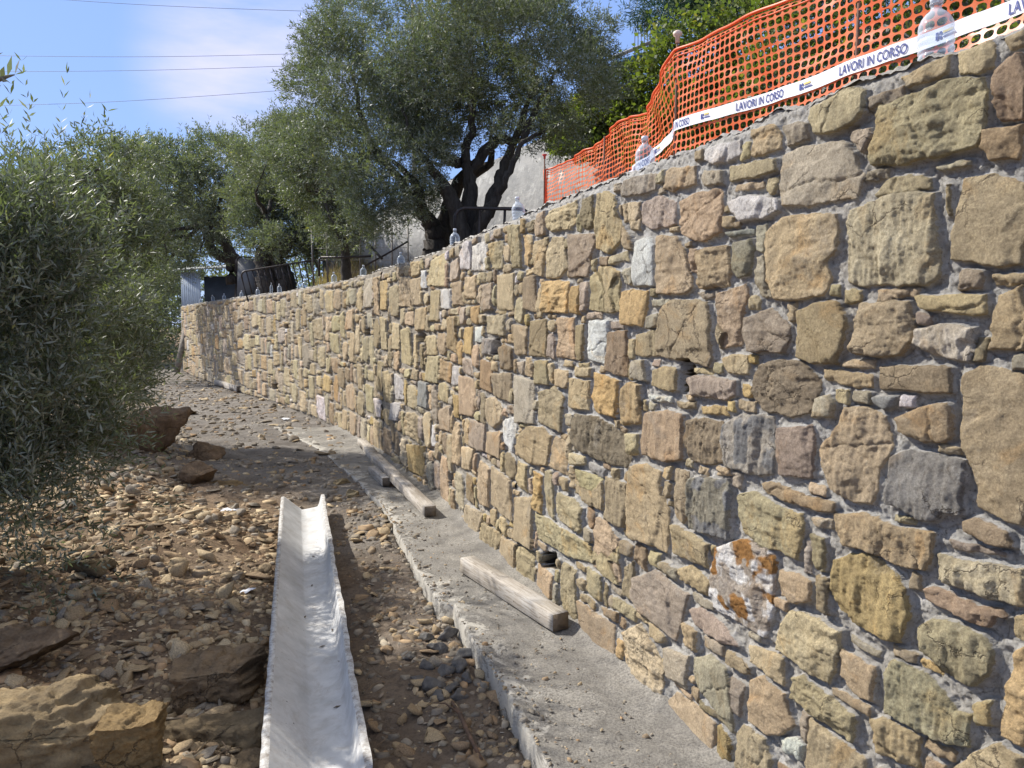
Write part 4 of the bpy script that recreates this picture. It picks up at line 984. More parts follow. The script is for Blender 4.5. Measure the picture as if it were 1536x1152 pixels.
bodyF = F[~rim]; caps = [tuple(range(K)), tuple((len(ss)-1)*K+k for k in range(K))]
# end faces: strips between the inner and outer line
cf = []
for base_, flip in ((0, 0), ((len(ss)-1)*K, 1)):
    n_in = len(prof_in); 
    inn = list(range(n_in)); outr = list(range(K-1, n_in-1, -1))
    for k in range(n_in-1):
        o0 = outr[min(int(k*len(outr)/n_in), len(outr)-1)]; o1 = outr[min(int((k+1)*len(outr)/n_in), len(outr)-1)]
        f = [base_+inn[k], base_+inn[k+1], base_+o1] + ([base_+o0] if o0 != o1 else [])
        cf.append(f)
    o1 = outr[min(int((n_in-1)*len(outr)/n_in), len(outr)-1)]
quads = [f for f in cf if len(f) == 4]; tris = [f for f in cf if len(f) == 3]
mesh('trough', V, [bodyF, np.array(quads)]+([np.array(tris)] if tris else []), M_WHITE, ch, False)
mesh('rim', V, F[rim], M_RIM, ch, False)

# ------------------------------------------------------------------ small things lying about
M_PAPER = simple('litter_paper', (.72, .72, .74), (.55, .57, .62), 12, bmp=.1)
for k, (px, py, s, lab) in enumerate([(345, 768, .075, 'crumpled white scrap of litter on the sunlit rubble'), (372, 890, .045, 'pale scrap of plastic litter in the shade left of the channel'),
                                      (428, 630, .10, 'white scrap of litter on the distant grey path')]):
    n = 9; X_, Y_ = np.meshgrid(np.linspace(-1, 1, n), np.linspace(-.6, .6, n), indexing='ij'); Z_ = .25*fbm(X_*2.2+k*5, Y_*2.2, 60+k, 3)+.05
    V = np.stack([X_+.2*fbm(X_*3, Y_*3, 5+k, 2), Y_, Z_], -1).reshape(-1, 3)*s; V2 = np.vstack([V, V-np.array([0, 0, .002])]); Fg = grid_faces(n, n)
    o = mesh('litter_scrap', V2, np.vstack([Fg[:, ::-1], Fg+n*n]), M_PAPER, None, False); p = on_ground(px, py); o.location = p+np.array([0, 0, .02]); o.rotation_euler = (0, 0, k*1.1); tag(o, lab, 'litter')
mb = MB(); P_ = [on_ground(675, 1058), on_ground(690, 1085), on_ground(705, 1115), on_ground(722, 1150)]; P_ = [p+np.array([0, 0, .03+.012*(k == 1)]) for k, p in enumerate(P_)]; o0 = P_[0].copy()
P_ = [p-o0 for p in P_]; mb.tube(P_, [.006, .010, .009, .007], 7, lump=.2); mb.tube([P_[1], P_[1]+np.array([-.07, .06, .02]), P_[1]+np.array([-.13, .1, .0])], [.005, .004, .002], 5)
o = mb.build('fallen_branch', simple('rusty_bark', (.17, .10, .06), (.07, .045, .03), 30, bmp=.8)); o.location = o0; tag(o, 'thin dry brown branch lying on the dirt beside the concrete strip in the foreground', 'branch')
# dry leaves in the channel and dust
mb = MB()
for k, (px, py) in enumerate([(471, 1010), (492, 1010), (497, 1070), (452, 985), (448, 850)]):
    p = on_ground(px, py); 
M_DRY = simple('dead_leaf', (.14, .10, .06), (.08, .06, .04), 30)
for k, (f, a) in enumerate([(.34, .12), (.30, .06), (.24, .14), (.52, .03), (.15, .10), (.66, .05), (.40, -.02)]):
    s_ = f*Lc; hz = float(np.interp(a, [q[0] for q in prof_in], [q[1] for q in prof_in])); c = ch0+ax_*s_+sx*a+up*(hz+.006)
    mb = MB(); th = k*1.1; d = ax_*math.cos(th)+sx*math.sin(th); e_ = np.cross(up, d); mb.add([d*-.02, e_*.005+up*.002, d*.02, -e_*.005+up*.002, d*-.02-up*.002, e_*.005, d*.02-up*.002, -e_*.005], [(0, 1, 2, 3), (7, 6, 5, 4)])
    o = mb.build('dead_leaf', M_DRY); o.location = c; tag(o, 'small dry brown olive leaf lying inside the white channel', 'leaf', 'dry leaves in the white channel')

# ------------------------------------------------------------------ water bottles on the wall
M_PET = bpy.data.materials.new('clear_plastic'); M_PET.use_nodes = True; t = M_PET.node_tree; t.nodes.clear()
o_ = t.nodes.new('ShaderNodeOutputMaterial'); tr = t.nodes.new('ShaderNodeBsdfTransparent'); tr.inputs[0].default_value = (.86, .91, .96, 1)
pb = t.nodes.new('ShaderNodeBsdfPrincipled'); pb.inputs['Base Color'].default_value = (.80, .86, .93, 1); pb.inputs['Roughness'].default_value = .12
lw = t.nodes.new('ShaderNodeLayerWeight'); lw.inputs[0].default_value = .45; ms = t.nodes.new('ShaderNodeMixShader')
t.links.new(mrange(t, lw.outputs['Facing'], 0, 1, .10, .72), ms.inputs[0]); t.links.new(tr.outputs[0], ms.inputs[1]); t.links.new(pb.outputs[0], ms.inputs[2]); t.links.new(ms.outputs[0], o_.inputs[0])
M_CAP = simple('white_cap', (.72, .75, .80), (.66, .70, .78), 5, .4, bmp=0)
def bottle_proto():
    e = empty('water_bottle'); mb = MB(); pr = [(.020, .0), (.040, .003), (.045, .012)]
    for k in range(9):
        z = .02+k*.019; pr += [(.0455, z), (.0455, z+.009), (.0425, z+.0125), (.0425, z+.0155)]
    pr += [(.046, .195), (.046, .203), (.0435, .2065), (.0435, .210), (.0465, .214), (.0465, .224), (.044, .2275), (.044, .231), (.0455, .236), (.0435, .250), (.037, .265), (.027, .278), (.017, .286), (.0135, .292), (.0135, .302), (.017, .303), (.017, .306), (.0135, .307), (.013, .316)]
    mb.lathe((0, 0, 0), pr, 22); mb.build('bottle_body', M_PET, e, True)
    c = MB(); c.lathe((0, 0, .309), [(.0155, 0), (.0155, .014), (.013, .016), (.001, .0165)], 16); c.build('bottle_cap', M_CAP, e)
    return e
bp = bottle_proto()
BOT = [(1390, 'nearest and largest clear water bottle on the wall, before the orange net'), (967, 'clear plastic water bottle on the wall at the bend of the orange net'),
       (782, 'clear plastic bottle on the wall just left of the far end of the orange net'), (683, 'clear plastic bottle on the wall below the trunk of the big olive tree'),
       (603, 'clear bottle on the wall at the right end of the long slanting bar'), (545, 'clear plastic bottle on the wall below the dry grass bank, right one of two'),
       (503, 'clear plastic bottle on the wall below the dry grass bank, left one of two'), (459, 'clear bottle on the wall at the right end of the black barred barrier'),
       (451, 'clear bottle on the wall, second from the right end of the black barrier'), (421, 'clear bottle on the wall in front of the middle of the black barrier'),
       (408, 'slim clear bottle on the wall at the left part of the black barrier'), (388, 'clear bottle on the wall at the left end of the black barrier'),
       (363, 'clear bottle on the wall below the dark leaning olive trunk'), (337, 'right one of two clear bottles before the dark side of the shed'),
       (322, 'left one of two clear bottles before the dark side of the shed'), (303, 'farthest clear bottle, on the wall by the pale shed panel')]
for i, (px, lab) in enumerate(BOT):
    r = ray(px, 489); g = CX-CY*r[0]/r[1]; k = np.where((g[:-1] >= 0) & (g[1:] < 0))[0][0]; u = CS[k]
    o = bp if i == 0 else copy_tree(bp)
    off = -.13; x, y = wallp(u, off); kx = y*r[0]/r[1]-x; x, y = wallp(u+kx*.9*-1 if False else u, off)
    z = WALL_H-.04-.105+rng.uniform(-.015, .015)+(.01 if px > 1000 else 0)
    # slide along the wall so that it stands where the photograph shows it
    uu = np.linspace(max(u-2, .3), u+2, 400); xx, yy = wallp(uu, off); j = np.argmin(np.abs(xx/yy-r[0]/r[1])); o.location = (xx[j], yy[j], z)
    o.rotation_euler = (rng.normal()*.05, rng.normal()*.05, i); o.scale = (1.02, 1.02, 1.0) if px != 408 else (.7, .7, 1.15)
    tag(o, lab, 'bottle', 'clear water bottles set out along the top of the stone wall')

# ------------------------------------------------------------------ orange safety net
def cr(P, n=30):
    P = np.array(P, float); Q = [P[0]*2-P[1]]+list(P)+[P[-1]*2-P[-2]]; out = []
    for i in range(1, len(Q)-2):
        for t_ in np.linspace(0, 1, n, endpoint=False):
            a, b, c, d = Q[i-1:i+3]; out.append(.5*((2*b)+(-a+c)*t_+(2*a-5*b+4*c-d)*t_**2+(-a+3*b-3*c+d)*t_**3))
    out.append(P[-1]); return np.array(out)
fx = lambda px, Y: np.array([(px-768)/F_*Y/1.0, Y])
NETP = [np.array(wallp(.3, -.36)), np.array(wallp(1.1, -.36)), np.array(wallp(1.9, -.37)), np.array([.80, 3.86])]
netA = np.vstack([cr(NETP, 30)]); netB = np.vstack([np.linspace(netA[-1], (.74, 4.6), 14), cr([(.74, 4.6), (.63, 5.3), (.45, 6.0), (.26, 6.4)], 12)[1:]])
NET = np.vstack([netA, netB[1:]])
ns = np.r_[0, np.cumsum(np.hypot(*np.diff(NET, axis=0).T))]; SA = ns[len(netA)-1]; LN = ns[-1]
iP2 = len(netA)-1+14+11; SP2 = ns[iP2]
def netp(s, h, ripple=True):
    """point of the net at length s and height h above its foot"""
    s = np.asarray(s, float); h = np.asarray(h, float)
    x = np.interp(s, ns, NET[:, 0]); y = np.interp(s, ns, NET[:, 1])
    dx = np.interp(s+.03, ns, NET[:, 0])-np.interp(s-.03, ns, NET[:, 0]); dy = np.interp(s+.03, ns, NET[:, 1])-np.interp(s-.03, ns, NET[:, 1]); l = np.hypot(dx, dy)+1e-9
    nx, ny = -dy/l, dx/l
    w = .013*np.sin(s*7+h*5)+.018*fbm(s*2.3, h*4, 301, 3)*2 if ripple else 0
    loose = sstep(s, SA-.05, SA+.2)
    w = w+loose*(.009*np.sin(s*17+h*9)*sstep(h, -.1, .3)+.006*np.sin(s*33-h*14))
    top = 2.87+.12*np.clip(s/SA, 0, 1)**2-.025*np.sin(np.clip(s/SA, 0, 1)*np.pi)-.05*sstep(s, SA+.6, SA+1.6)
    droop = -.11*np.exp(-((s-(SA+.55))/.4)**2)*loose-.02*loose
    z = 2.16+(top+droop-2.16)*h/.78
    z = z+.012*fbm(s*3, h*3, 305, 3)
    return np.stack([x+nx*w, y+ny*w, z], -1)
PU, PV = .040, .0335
nu = int(LN/PU); nv = int(.78/PV)
th = (np.arange(12)+.5)/12*2*np.pi
ring = []
for a in th:   # superellipse hole
    ring.append((np.sign(math.cos(a))*abs(math.cos(a))**.8, np.sign(math.sin(a))*abs(math.sin(a))**.8))
ring = np.array(ring)
sq = []
for a in th:
    m_ = max(abs(math.cos(a)), abs(math.sin(a))); sq.append((math.cos(a)/m_, math.sin(a)/m_))
sq = np.array(sq)
V, F = [], []; n0 = 0
for i in range(nu):
    for j in range(nv):
        cu, cv = (i+.5)*PU, (j+.5)*PV
        hs = rng.uniform(.79, .89); hv = rng.uniform(.77, .87)
        A = np.c_[cu+sq[:, 0]*PU/2, cv+sq[:, 1]*PV/2]; Bq = np.c_[cu+ring[:, 0]*PU/2*hs, cv+ring[:, 1]*PV/2*hv]
        V.append(np.vstack([A, Bq])); 
        for k in range(12): F.append((n0+k, n0+(k+1) % 12, n0+12+(k+1) % 12, n0+12+k))
        n0 += 24
V = np.vstack(V); Pn = netp(V[:, 0], V[:, 1])
tops = []
M_NET, t, b_ = new_mat('orange_plastic_net'); co = coords(t)
t.links.new(mixc(t, mrange(t, noise(t, 9, 5, .6, co), .35, .65), (.80, .14, .035), (.93, .26, .10)), b_.inputs['Base Color']); b_.inputs['Roughness'].default_value = .38
b_.inputs['Subsurface Weight'].default_value = 0
tr = t.nodes.new('ShaderNodeBsdfTranslucent'); tr.inputs[0].default_value = (.95, .16, .03, 1); ms = t.nodes.new('ShaderNodeMixShader'); ms.inputs[0].default_value = .35
t.links.new(b_.outputs[0], ms.inputs[1]); t.links.new(tr.outputs[0], ms.inputs[2]); t.links.new(ms.outputs[0], t.nodes['Material Output'].inputs[0])
nb = np.array([NET[len(netA)-1][0], NET[len(netA)-1][1], 2.2])
net = empty('safety_net_fence', nb, label='orange plastic mesh net on rods above the wall, with a printed white tape', cat='safety fence')
no = mesh('net', Pn-nb, np.array(F), M_NET, net, False)
mb = MB(); s_ = np.linspace(0, LN, 220); q = netp(s_, np.full(220, .785))-nb; mb.tube(q, .0075, 5); q2 = netp(s_, np.full(220, .755))-nb; mb.tube(q2, .004, 4); mb.build('top_cord', M_NET, net)
q = netp(np.full(20, LN-.01), np.linspace(0, .78, 20))-nb; mb = MB(); mb.tube(q, .014, 5); mb.build('end_hem', M_NET, net)
# rods with plastic caps
M_ROD = simple('rusty_rod', (.16, .07, .04), (.09, .05, .035), 40, .8, bmp=.4); M_RCAP = simple('cap_plastic', (.75, .62, .52), (.7, .5, .4), 10, .5, bmp=0); M_RED = simple('red_cap', (.6, .04, .03), (.5, .03, .03), 10, .5, bmp=0)
for k, (s0, ztop, cm_, cap) in enumerate([(SA+.005, 3.06, M_RCAP, 1), (SP2, 2.93, M_ROD, 0), (LN-.02, 3.04, M_RED, 2), (.55, 2.93, M_RCAP, 1), (LN*.0+1.75, 2.90, M_ROD, 0)]):
    p = netp(np.array([s0]), np.array([.3]), False)[0]-nb; 
    zt = ztop-nb[2]; mb = MB(); mb.tube([(p[0], p[1], -.25), (p[0]+.01, p[1], zt)], .006, 7); ro = mb.build('rod', M_ROD, net)
    if cap:
        mb = MB(); mb.lathe((p[0]+.01, p[1], zt-.03), [(.011, 0), (.011, .03), (.021, .036), (.023, .05), (.012, .058), (.001, .06)] if cap == 1 else [(.009, 0), (.009, .02), (.02, .03), (.02, .036), (.002, .038)], 14)
        mb.build('rod_cap', cm_, ro)
# printed tape
M_TAPE = simple('white_tape', (.80, .79, .80), (.74, .72, .74), 4, .4, bmp=.1, bd=.001); M_INK = simple('blue_ink', (.03, .05, .22), (.03, .04, .18), 4, .5, bmp=0); M_INK2 = simple('yellow_ink', (.65, .5, .15), (.6, .45, .1), 4, .5, bmp=0)
hw = .025
def tapeh(s): return .435+.014*np.sin(s*2.1)+.012*sstep(s, 1.2, SA)-.05*np.clip(s-SA, 0, 2)*sstep(s, SA, SA+1)
def tapep(s, off, front=.010):
    s = np.asarray(s, float); h = tapeh(s)
    c = netp(s, h); d = netp(s+.02, h)-netp(s-.02, h); l = np.hypot(d[..., 0], d[..., 1])+1e-9
    c = c+np.stack([-d[..., 1]/l*front, d[..., 0]/l*front, 0*s], -1); c[..., 2] += off; return c
s_ = np.arange(0.05, SA+1.35, .02); lo_ = tapep(s_, -hw); hi_ = tapep(s_, hw); V = np.vstack([lo_, hi_, ])-nb; n = len(s_)
i = np.arange(n-1); tape = mesh('warning_tape', V, np.c_[i, i+1, i+1+n, i+n], M_TAPE, net, True)
def text_mesh(txt, size):
    c = bpy.data.curves.new('lettering', 'FONT'); c.body = txt; c.size = size; c.resolution_u = 3; c.offset = size*.014; c.space_character = 1.02
    o = bpy.data.objects.new('lettering', c); COL.objects.link(o); bpy.context.view_layer.update()
    me = o.evaluated_get(bpy.context.evaluated_depsgraph_get()).to_mesh()
    V = np.array([v.co[:] for v in me.vertices]); F = [tuple(p.vertices) for p in me.polygons]; o.to_mesh_clear() if False else None
    bpy.data.objects.remove(o); return V, F
tv, tf = text_mesh('LAVORI IN CORSO', .048); tw = tv[:, 0].max(); sc_ = .285/tw
tris = np.array([f for f in tf if len(f) == 3]) if any(len(f) == 3 for f in tf) else np.zeros((0, 3), int)
groups = {}
for f in tf: groups.setdefault(len(f), []).append(f)
def s_of(px):   # length along the net seen in this column
    r = ray(px, 300); sg = np.linspace(0, LN, 1500); x = np.interp(sg, ns, NET[:, 0]); y = np.interp(sg, ns, NET[:, 1]); return sg[np.argmin(np.abs(x/y-r[0]/r[1]))]
starts = []
sa, sb = s_of(1257), s_of(1353); sc1, sd1 = s_of(1103), s_of(1170); per = sc1-sa
print('tape text', sa, sb, sc1, sd1, 'period', per, 'SA', SA)
wid = {0: sa-sb, 1: sc1-sd1}
for k in range(-2, 5):
    s0 = sa+k*per
    w_ = (sa-sb) if k <= 0 else (sc1-sd1 if k == 1 else .28)
    if k >= 2: w_ = .27
    w_ = .27 if w_ > .34 or w_ < .15 else w_
    if s0 > SA+1.3 or s0-w_ < .06: continue
    xx = s0-tv[:, 0]/tw*w_; V = tapep(xx, 0, .0125)+np.array([0, 0, 1])*(((tv[:, 1]-tv[:, 1].max()/2)*.95)[:, None])-nb
    mesh('lettering', V, [np.array(g) for g in groups.values()], M_INK, tape, False)
    # the small mark between two legends
    m0 = s0-w_-.095
    if m0 > .1:
        mb = MB()
        for (a, b, c, d) in ((0, .010, -.012, .012), (.013, .022, -.012, -.002), (.013, .022, .002, .012), (.026, .07, -.009, -.005), (.026, .06, -.001, .001)):
            P4 = [tapep(np.array([m0-q_]), r_, .0125)[0]-nb for q_, r_ in ((a, c), (b, c), (b, d), (a, d))]; mb.add(P4, [(0, 1, 2, 3)])
        mb.build('printed_mark', M_INK, tape)
        P4 = [tapep(np.array([m0-q_]), r_, .0125)[0]-nb for q_, r_ in ((.026, .004), (.06, .004), (.06, .011), (.026, .011))]; mb = MB(); mb.add(P4, [(0, 1, 2, 3)]); mb.build('printed_mark', M_INK2, tape)

# ------------------------------------------------------------------ foliage
def leaf_cards(base, dirs, L, Wd, nrm_j=1., droop=0.):
    """one curved pointed leaf (two quads... a folded diamond) per base point and direction"""
    n = len(base); d = dirs/np.linalg.norm(dirs, axis=1)[:, None]
    r = rng.normal(size=(n, 3)); s = np.cross(d, r); s /= np.linalg.norm(s, axis=1)[:, None]+1e-9; u = np.cross(s, d)
    L = np.broadcast_to(L, (n,))[:, None]*rng.uniform(.7, 1.2, (n, 1)); Wd = np.broadcast_to(Wd, (n,))[:, None]*rng.uniform(.8, 1.2, (n, 1))
    a = base; c = base+d*L+u*L*rng.uniform(-.12, .12, (n, 1)); b = base+d*L*.5+s*Wd-u*L*.02; e = base+d*L*.42-s*Wd
    V = np.stack([a, b, c, e], 1).reshape(-1, 3); F = np.arange(n*4).reshape(-1, 4)
    return V, F
def sprigs(org, dirs, nleaf, length, leafL, leafW):
    """leafy shoots: opposite pairs of leaves along a stem"""
    n = len(org); d = dirs/np.linalg.norm(dirs, axis=1)[:, None]; ln = np.broadcast_to(length, (n,))*rng.uniform(.6, 1.3, n)
    side = np.cross(d, rng.normal(size=(n, 3))); side /= np.linalg.norm(side, axis=1)[:, None]
    bend = rng.normal(size=(n, 3))*.25+np.array([0, 0, -.1])
    B, D = [], []
    for k in range(nleaf):
        f = (k//2*2+1)/nleaf; p = org+d*(ln*f)[:, None]+bend*((ln*f)**2/np.maximum(ln, .01))[:, None]*.5
        ang = (k//2)*1.57; c, s = math.cos(ang), math.sin(ang); s2 = np.cross(d, side); sd_ = side*c+s2*s
        sd_ = sd_*(1 if k % 2 else -1); B.append(p); D.append(d*.85+sd_*.75+rng.normal(size=(n, 3))*.22)
    return np.vstack(B), np.vstack(D), (org, org+d*ln[:, None]*.5+bend*(ln*.25)[:, None]*.5, org+d*ln[:, None]+bend*ln[:, None]*.5)
def crown(name, clusters, n, nleaf, ln, lL, lW, mat, parent, up=.45, shell=.55, stems=False, flat=.8, holes=.0, extra_leaves=None):
    extra = []
    for c in clusters:            # satellite tufts that break the outline up
        for q in range(5):
            w_ = rng.normal(size=3); w_[2] = abs(w_[2])*.9-.15; w_ /= np.linalg.norm(w_); s_ = rng.uniform(.22, .42); extra.append((*(np.array(c[:3])+w_*c[3]*rng.uniform(.85, 1.2)), c[3]*s_, (c[4] if len(c) > 4 else 1)*.9))
    clusters = [tuple(c)+((1,) if len(c) < 5 else ()) for c in clusters]+extra
    C_ = np.array([c[:3] for c in clusters]); Rr = np.array([c[3] for c in clusters]); w = Rr**2*np.array([c[4] if len(c) > 4 else 1 for c in clusters]); w /= w.sum()
    id_ = rng.choice(len(C_), n, p=w); v = rng.normal(size=(n, 3)); v /= np.linalg.norm(v, axis=1)[:, None]
    r = (shell**3+(1-shell**3)*rng.random(n))**(1/3.)
    P = C_[id_]+v*(Rr[id_]*r*(1+np.abs(rng.normal(size=n))*.13))[:, None]*np.array([1, 1, flat])
    # clumpiness: drop shoots where a 3-D noise is low
    f = fbm(P[:, 0]*1.9+P[:, 2]*1.1+40, P[:, 1]*1.9-P[:, 2]*1.3+40, hash(name) % 97 if False else 17, 3)
    keep = f+rng.normal(size=n)*.08 > -.13+holes; P = P[keep]; v = v[keep]; n = len(P)
    d = v*.8+np.array([0, 0, up])+rng.normal(size=(n, 3))*.45
    B, D, st_ = sprigs(P, d, nleaf, ln, lL, lW); V, F = leaf_cards(B, D, lL, lW)
    rr = np.repeat(np.clip(rng.random(len(B))*.55+np.tile(rng.random(n), nleaf)*.45, 0, 1), 4)
    if extra_leaves is not None: F = np.vstack([F, extra_leaves[1]+len(V)]); V = np.vstack([V, extra_leaves[0]]); rr = np.r_[rr, rng.random(len(extra_leaves[0])//4).repeat(4)]
    o = mesh(name, V, F, mat, parent, False, {'rnd': rr})
    if stems:
        a, b, c = st_; k = .0014*stems; tri = np.array([[k, 0, 0], [-k/2, k, 0], [-k/2, -k, k]]); Vs = np.stack([a[:, None]+tri, b[:, None]+tri*.8, c[:, None]+tri*.4], 1).reshape(-1, 3); m = len(a)
        i = np.arange(m)*9; Fs = []
        for lev in (0, 3):
            for q in range(3): Fs.append(np.stack([i+lev+q, i+lev+(q+1) % 3, i+lev+3+(q+1) % 3, i+lev+3+q], 1))
        mesh('twigs', Vs, np.vstack(Fs), M_TWIG, parent, False)
    return o
M_TWIG = simple('twig', (.22, .20, .14), (.14, .13, .09), 10, .8, bmp=0)
def limb_to(mb, p0, p1, r0, r1, wob=.12, n=8):
    p0 = np.array(p0, float); p1 = np.array(p1, float); L = np.linalg.norm(p1-p0); t_ = np.linspace(0, 1, n)[:, None]
    w = np.cumsum(rng.normal(size=(n, 3)), 0)*L*wob/n; w -= w[0]+(w[-1]-w[0])*t_
    P = p0+(p1-p0)*t_+w; mb.tube(P, r0+(r1-r0)*t_[:, 0]**.8, 8, lump=.10); return P
def px_clusters(lst, Y, dep):
    out = []
    for c in lst:
        px, py, r = c[:3]; y = Y+rng.uniform(-dep, dep) if len(c) < 4 or c[3] is None else c[3]; p = at(px, py, y); out.append((*p, r/F_*y*1.0, c[4] if len(c) > 4 else 1.))
    return out

# the big olive on the terrace
YM = 9.6
mtb = at(703, 372, YM); mtb[2] = terr(mtb[0], mtb[1])-.05
T1 = empty('olive_tree', mtb, label='big gnarled olive tree with several dark trunks behind the middle of the wall', cat='olive tree')
def L_(px, py, Y=YM): return at(px, py, Y)-mtb
cl = px_clusters([(525, 40, 45), (548, 10, 38), (500, 75, 42), (500, 130, 65), (480, 185, 40), (545, 190, 75), (515, 240, 60), (590, 265, 62), (560, 300, 50), (610, 215, 60), (640, 100, 65), (600, 140, 55),
                  (700, 35, 62), (655, 55, 48), (640, 170, 65), (755, 60, 70), (820, 45, 60), (860, 75, 50), (870, 110, 44), (840, 130, 72), (765, 140, 70), (705, 115, 62), (855, 175, 38), (800, 170, 45, None, .6), (640, 15, 40),
                  (895, 60, 20), (890, 140, 26), (700, 180, 50, None, .6), (840, 205, 30), (460, 130, 28), (455, 200, 35), (745, 0, 50), (690, -20, 50), (800, -10, 45), (590, 320, 40), (540, 345, 26), (630, 300, 28), (770, 205, 30, None, .5)], YM, 1.05)
cl = [(c[0]-mtb[0], c[1]-mtb[1], c[2]-mtb[2], c[3], c[4]) for c in cl]
crown('crown', cl, 27000, 12, .17, .052, .0056, M_OLIVE, T1, shell=.3, holes=-.06)
# every trunk and limb of the big olive
def trunk_part(name, paths, parent):
    mb = MB()
    for P, R0 in paths:
        P = np.array(P); Q = cr(P, 5); rr = np.interp(np.linspace(0, 1, len(Q)), np.linspace(0, 1, len(R0)), R0)
        Q = Q+rng.normal(size=Q.shape)*.012; mb.tube(Q, rr, 10, lump=.13)
    return mb.build(name, M_BARK, parent, True)
tr1 = trunk_part('trunk', [([L_(710, 385), L_(708, 350), L_(706, 300), L_(702, 260), L_(700, 235), L_(708, 190), L_(710, 150), L_(706, 60)], [.155, .125, .10, .07, .055, .045, .028, .01]),
    ([L_(706, 385, YM-.1), L_(690, 335, YM-.2), L_(672, 290, YM-.3), L_(655, 262, YM-.4), L_(620, 215, YM-.5), L_(600, 150, YM-.5)], [.125, .105, .085, .055, .025, .01]),
    ([L_(715, 375, YM-.1), L_(722, 335, YM-.3), L_(745, 295, YM-.4), L_(762, 262, YM-.5), L_(785, 215, YM-.5), L_(835, 188, YM-.4)], [.10, .075, .055, .042, .03, .012]),
    ([L_(728, 318, YM-.2), L_(750, 270, YM-.1), L_(765, 225, YM+.0), L_(800, 130, YM+.1)], [.09, .075, .055, .02]),
    ([L_(690, 245), L_(672, 240), L_(655, 220), L_(645, 185), L_(635, 120)], [.07, .06, .05, .035, .012]),
    ([L_(702, 260, YM+.1), L_(740, 215, YM+.2), L_(770, 212, YM+.3), L_(786, 208, YM+.3)], [.07, .065, .05, .03]),
    ([L_(786, 210, YM-.4), L_(800, 170, YM-.2), L_(840, 100, YM)], [.05, .035, .012])], T1)
tr2 = trunk_part('trunk', [([L_(655, 395, YM+.3), L_(655, 365, YM+.3), L_(648, 340, YM+.3), L_(632, 315, YM+.2), L_(625, 280, YM+.1), L_(590, 240, YM)], [.20, .17, .12, .09, .06, .02]),
    ([L_(662, 390, YM+.4), L_(668, 350, YM+.5), L_(670, 320, YM+.5), L_(690, 270, YM+.5), L_(735, 245, YM+.5), L_(735, 200, YM+.6)], [.15, .13, .10, .08, .05, .02]),
    ([L_(630, 315, YM+.2), L_(600, 270, YM+.3), L_(550, 200, YM+.2), L_(525, 100, YM+.1)], [.07, .055, .04, .012])], T1)

def tree(base, cl, n, nleaf, ln, lL, lW, label, trunks, mat=M_OLIVE_FAR, **kw):
    e = empty('olive_tree', base, label=label, cat='olive tree'); cl = [(c[0]-base[0], c[1]-base[1], c[2]-base[2], c[3], c[4]) for c in cl]
    crown('crown', cl, n, nleaf, ln, lL, lW, mat, e, **kw)
    paths = [([np.array(P[0])-base-np.array([0, 0, .9])]+[np.array(p)-base for p in P], [R0[0]*1.25]+list(R0)) for P, R0 in trunks]
    # limbs into each cluster
    tips = [np.array(P[-1])-base for P, _ in trunks]
    for c in cl:
        q = np.array(c[:3]); t0 = min(tips, key=lambda t_: np.linalg.norm(t_-q)); mid = (t0+q)/2+rng.normal(size=3)*.15*np.linalg.norm(t0-q); paths.append(([t0, mid, q], [.06, .035, .012]))
    trunk_part('trunk', paths, e); return e
b1 = at(372, 440, 22.5); b1[2] = terr(b1[0], b1[1])-.1
tree(b1, px_clusters([(225, 250, 38), (270, 245, 40), (320, 245, 42), (250, 290, 45), (300, 290, 48), (350, 270, 45), (365, 240, 36), (240, 335, 40), (290, 340, 40), (330, 320, 40), (215, 300, 35), (375, 300, 36), (250, 385, 32), (190, 250, 40), (200, 350, 45), (180, 400, 50), (225, 430, 30), (300, 380, 30), (380, 260, 40), (345, 345, 28)], 22.5, 1.3), 10000, 10, .30, .105, .014,
     'dark olive tree with a trunk leaning left, nearest the shed', [([at(374, 442, 22.5), at(370, 425, 22.4), at(360, 400, 22.3), at(345, 378, 22.2), at(335, 350, 22.2)], [.30, .25, .2, .16, .1]), ([at(345, 378, 22.2), at(322, 352, 22), at(300, 340, 22)], [.13, .1, .06]), ([at(360, 400, 22.3), at(318, 375, 22.6), at(316, 330, 22.8)], [.16, .14, .08])], holes=-.05)
b2 = at(415, 425, 19.5); b2[2] = terr(b2[0], b2[1])-.1
tree(b2, px_clusters([(400, 245, 36), (430, 270, 42), (385, 290, 40), (470, 290, 42), (420, 320, 40), (500, 310, 34), (465, 345, 38), (505, 355, 26), (380, 345, 34), (430, 360, 26), (440, 230, 34), (480, 365, 34), (510, 385, 20), (450, 380, 22), (395, 370, 20), (520, 340, 25)], 19.5, 1.2), 9500, 10, .27, .09, .012,
     'olive tree with a forked trunk behind the black barrier', [([at(400, 430, 19.5), at(398, 412, 19.5), at(395, 385, 19.5), at(405, 355, 19.5), at(400, 320, 19.5)], [.28, .22, .2, .15, .08]), ([at(430, 430, 19.6), at(425, 412, 19.6), at(412, 390, 19.6), at(400, 378, 19.5)], [.26, .24, .2, .16]), ([at(412, 390, 19.6), at(440, 360, 19.6), at(465, 320, 19.6)], [.15, .1, .05])], holes=-.05)
b3 = at(500, 420, 14.5); b3[2] = terr(b3[0], b3[1])-.1
tree(b3, px_clusters([(420, 220, 30), (450, 210, 34), (480, 240, 42), (440, 250, 32), (500, 280, 36), (460, 285, 34), (510, 320, 24), (530, 350, 26), (500, 345, 26)], 14.5, .8), 6500, 10, .22, .07, .009,
     'smaller lighter green olive tree overlapping the left side of the big olive', [([at(520, 425, 14.8), at(518, 380, 14.7), at(505, 330, 14.6), at(490, 290, 14.5)], [.10, .08, .07, .05])], mat=M_OLIVE)

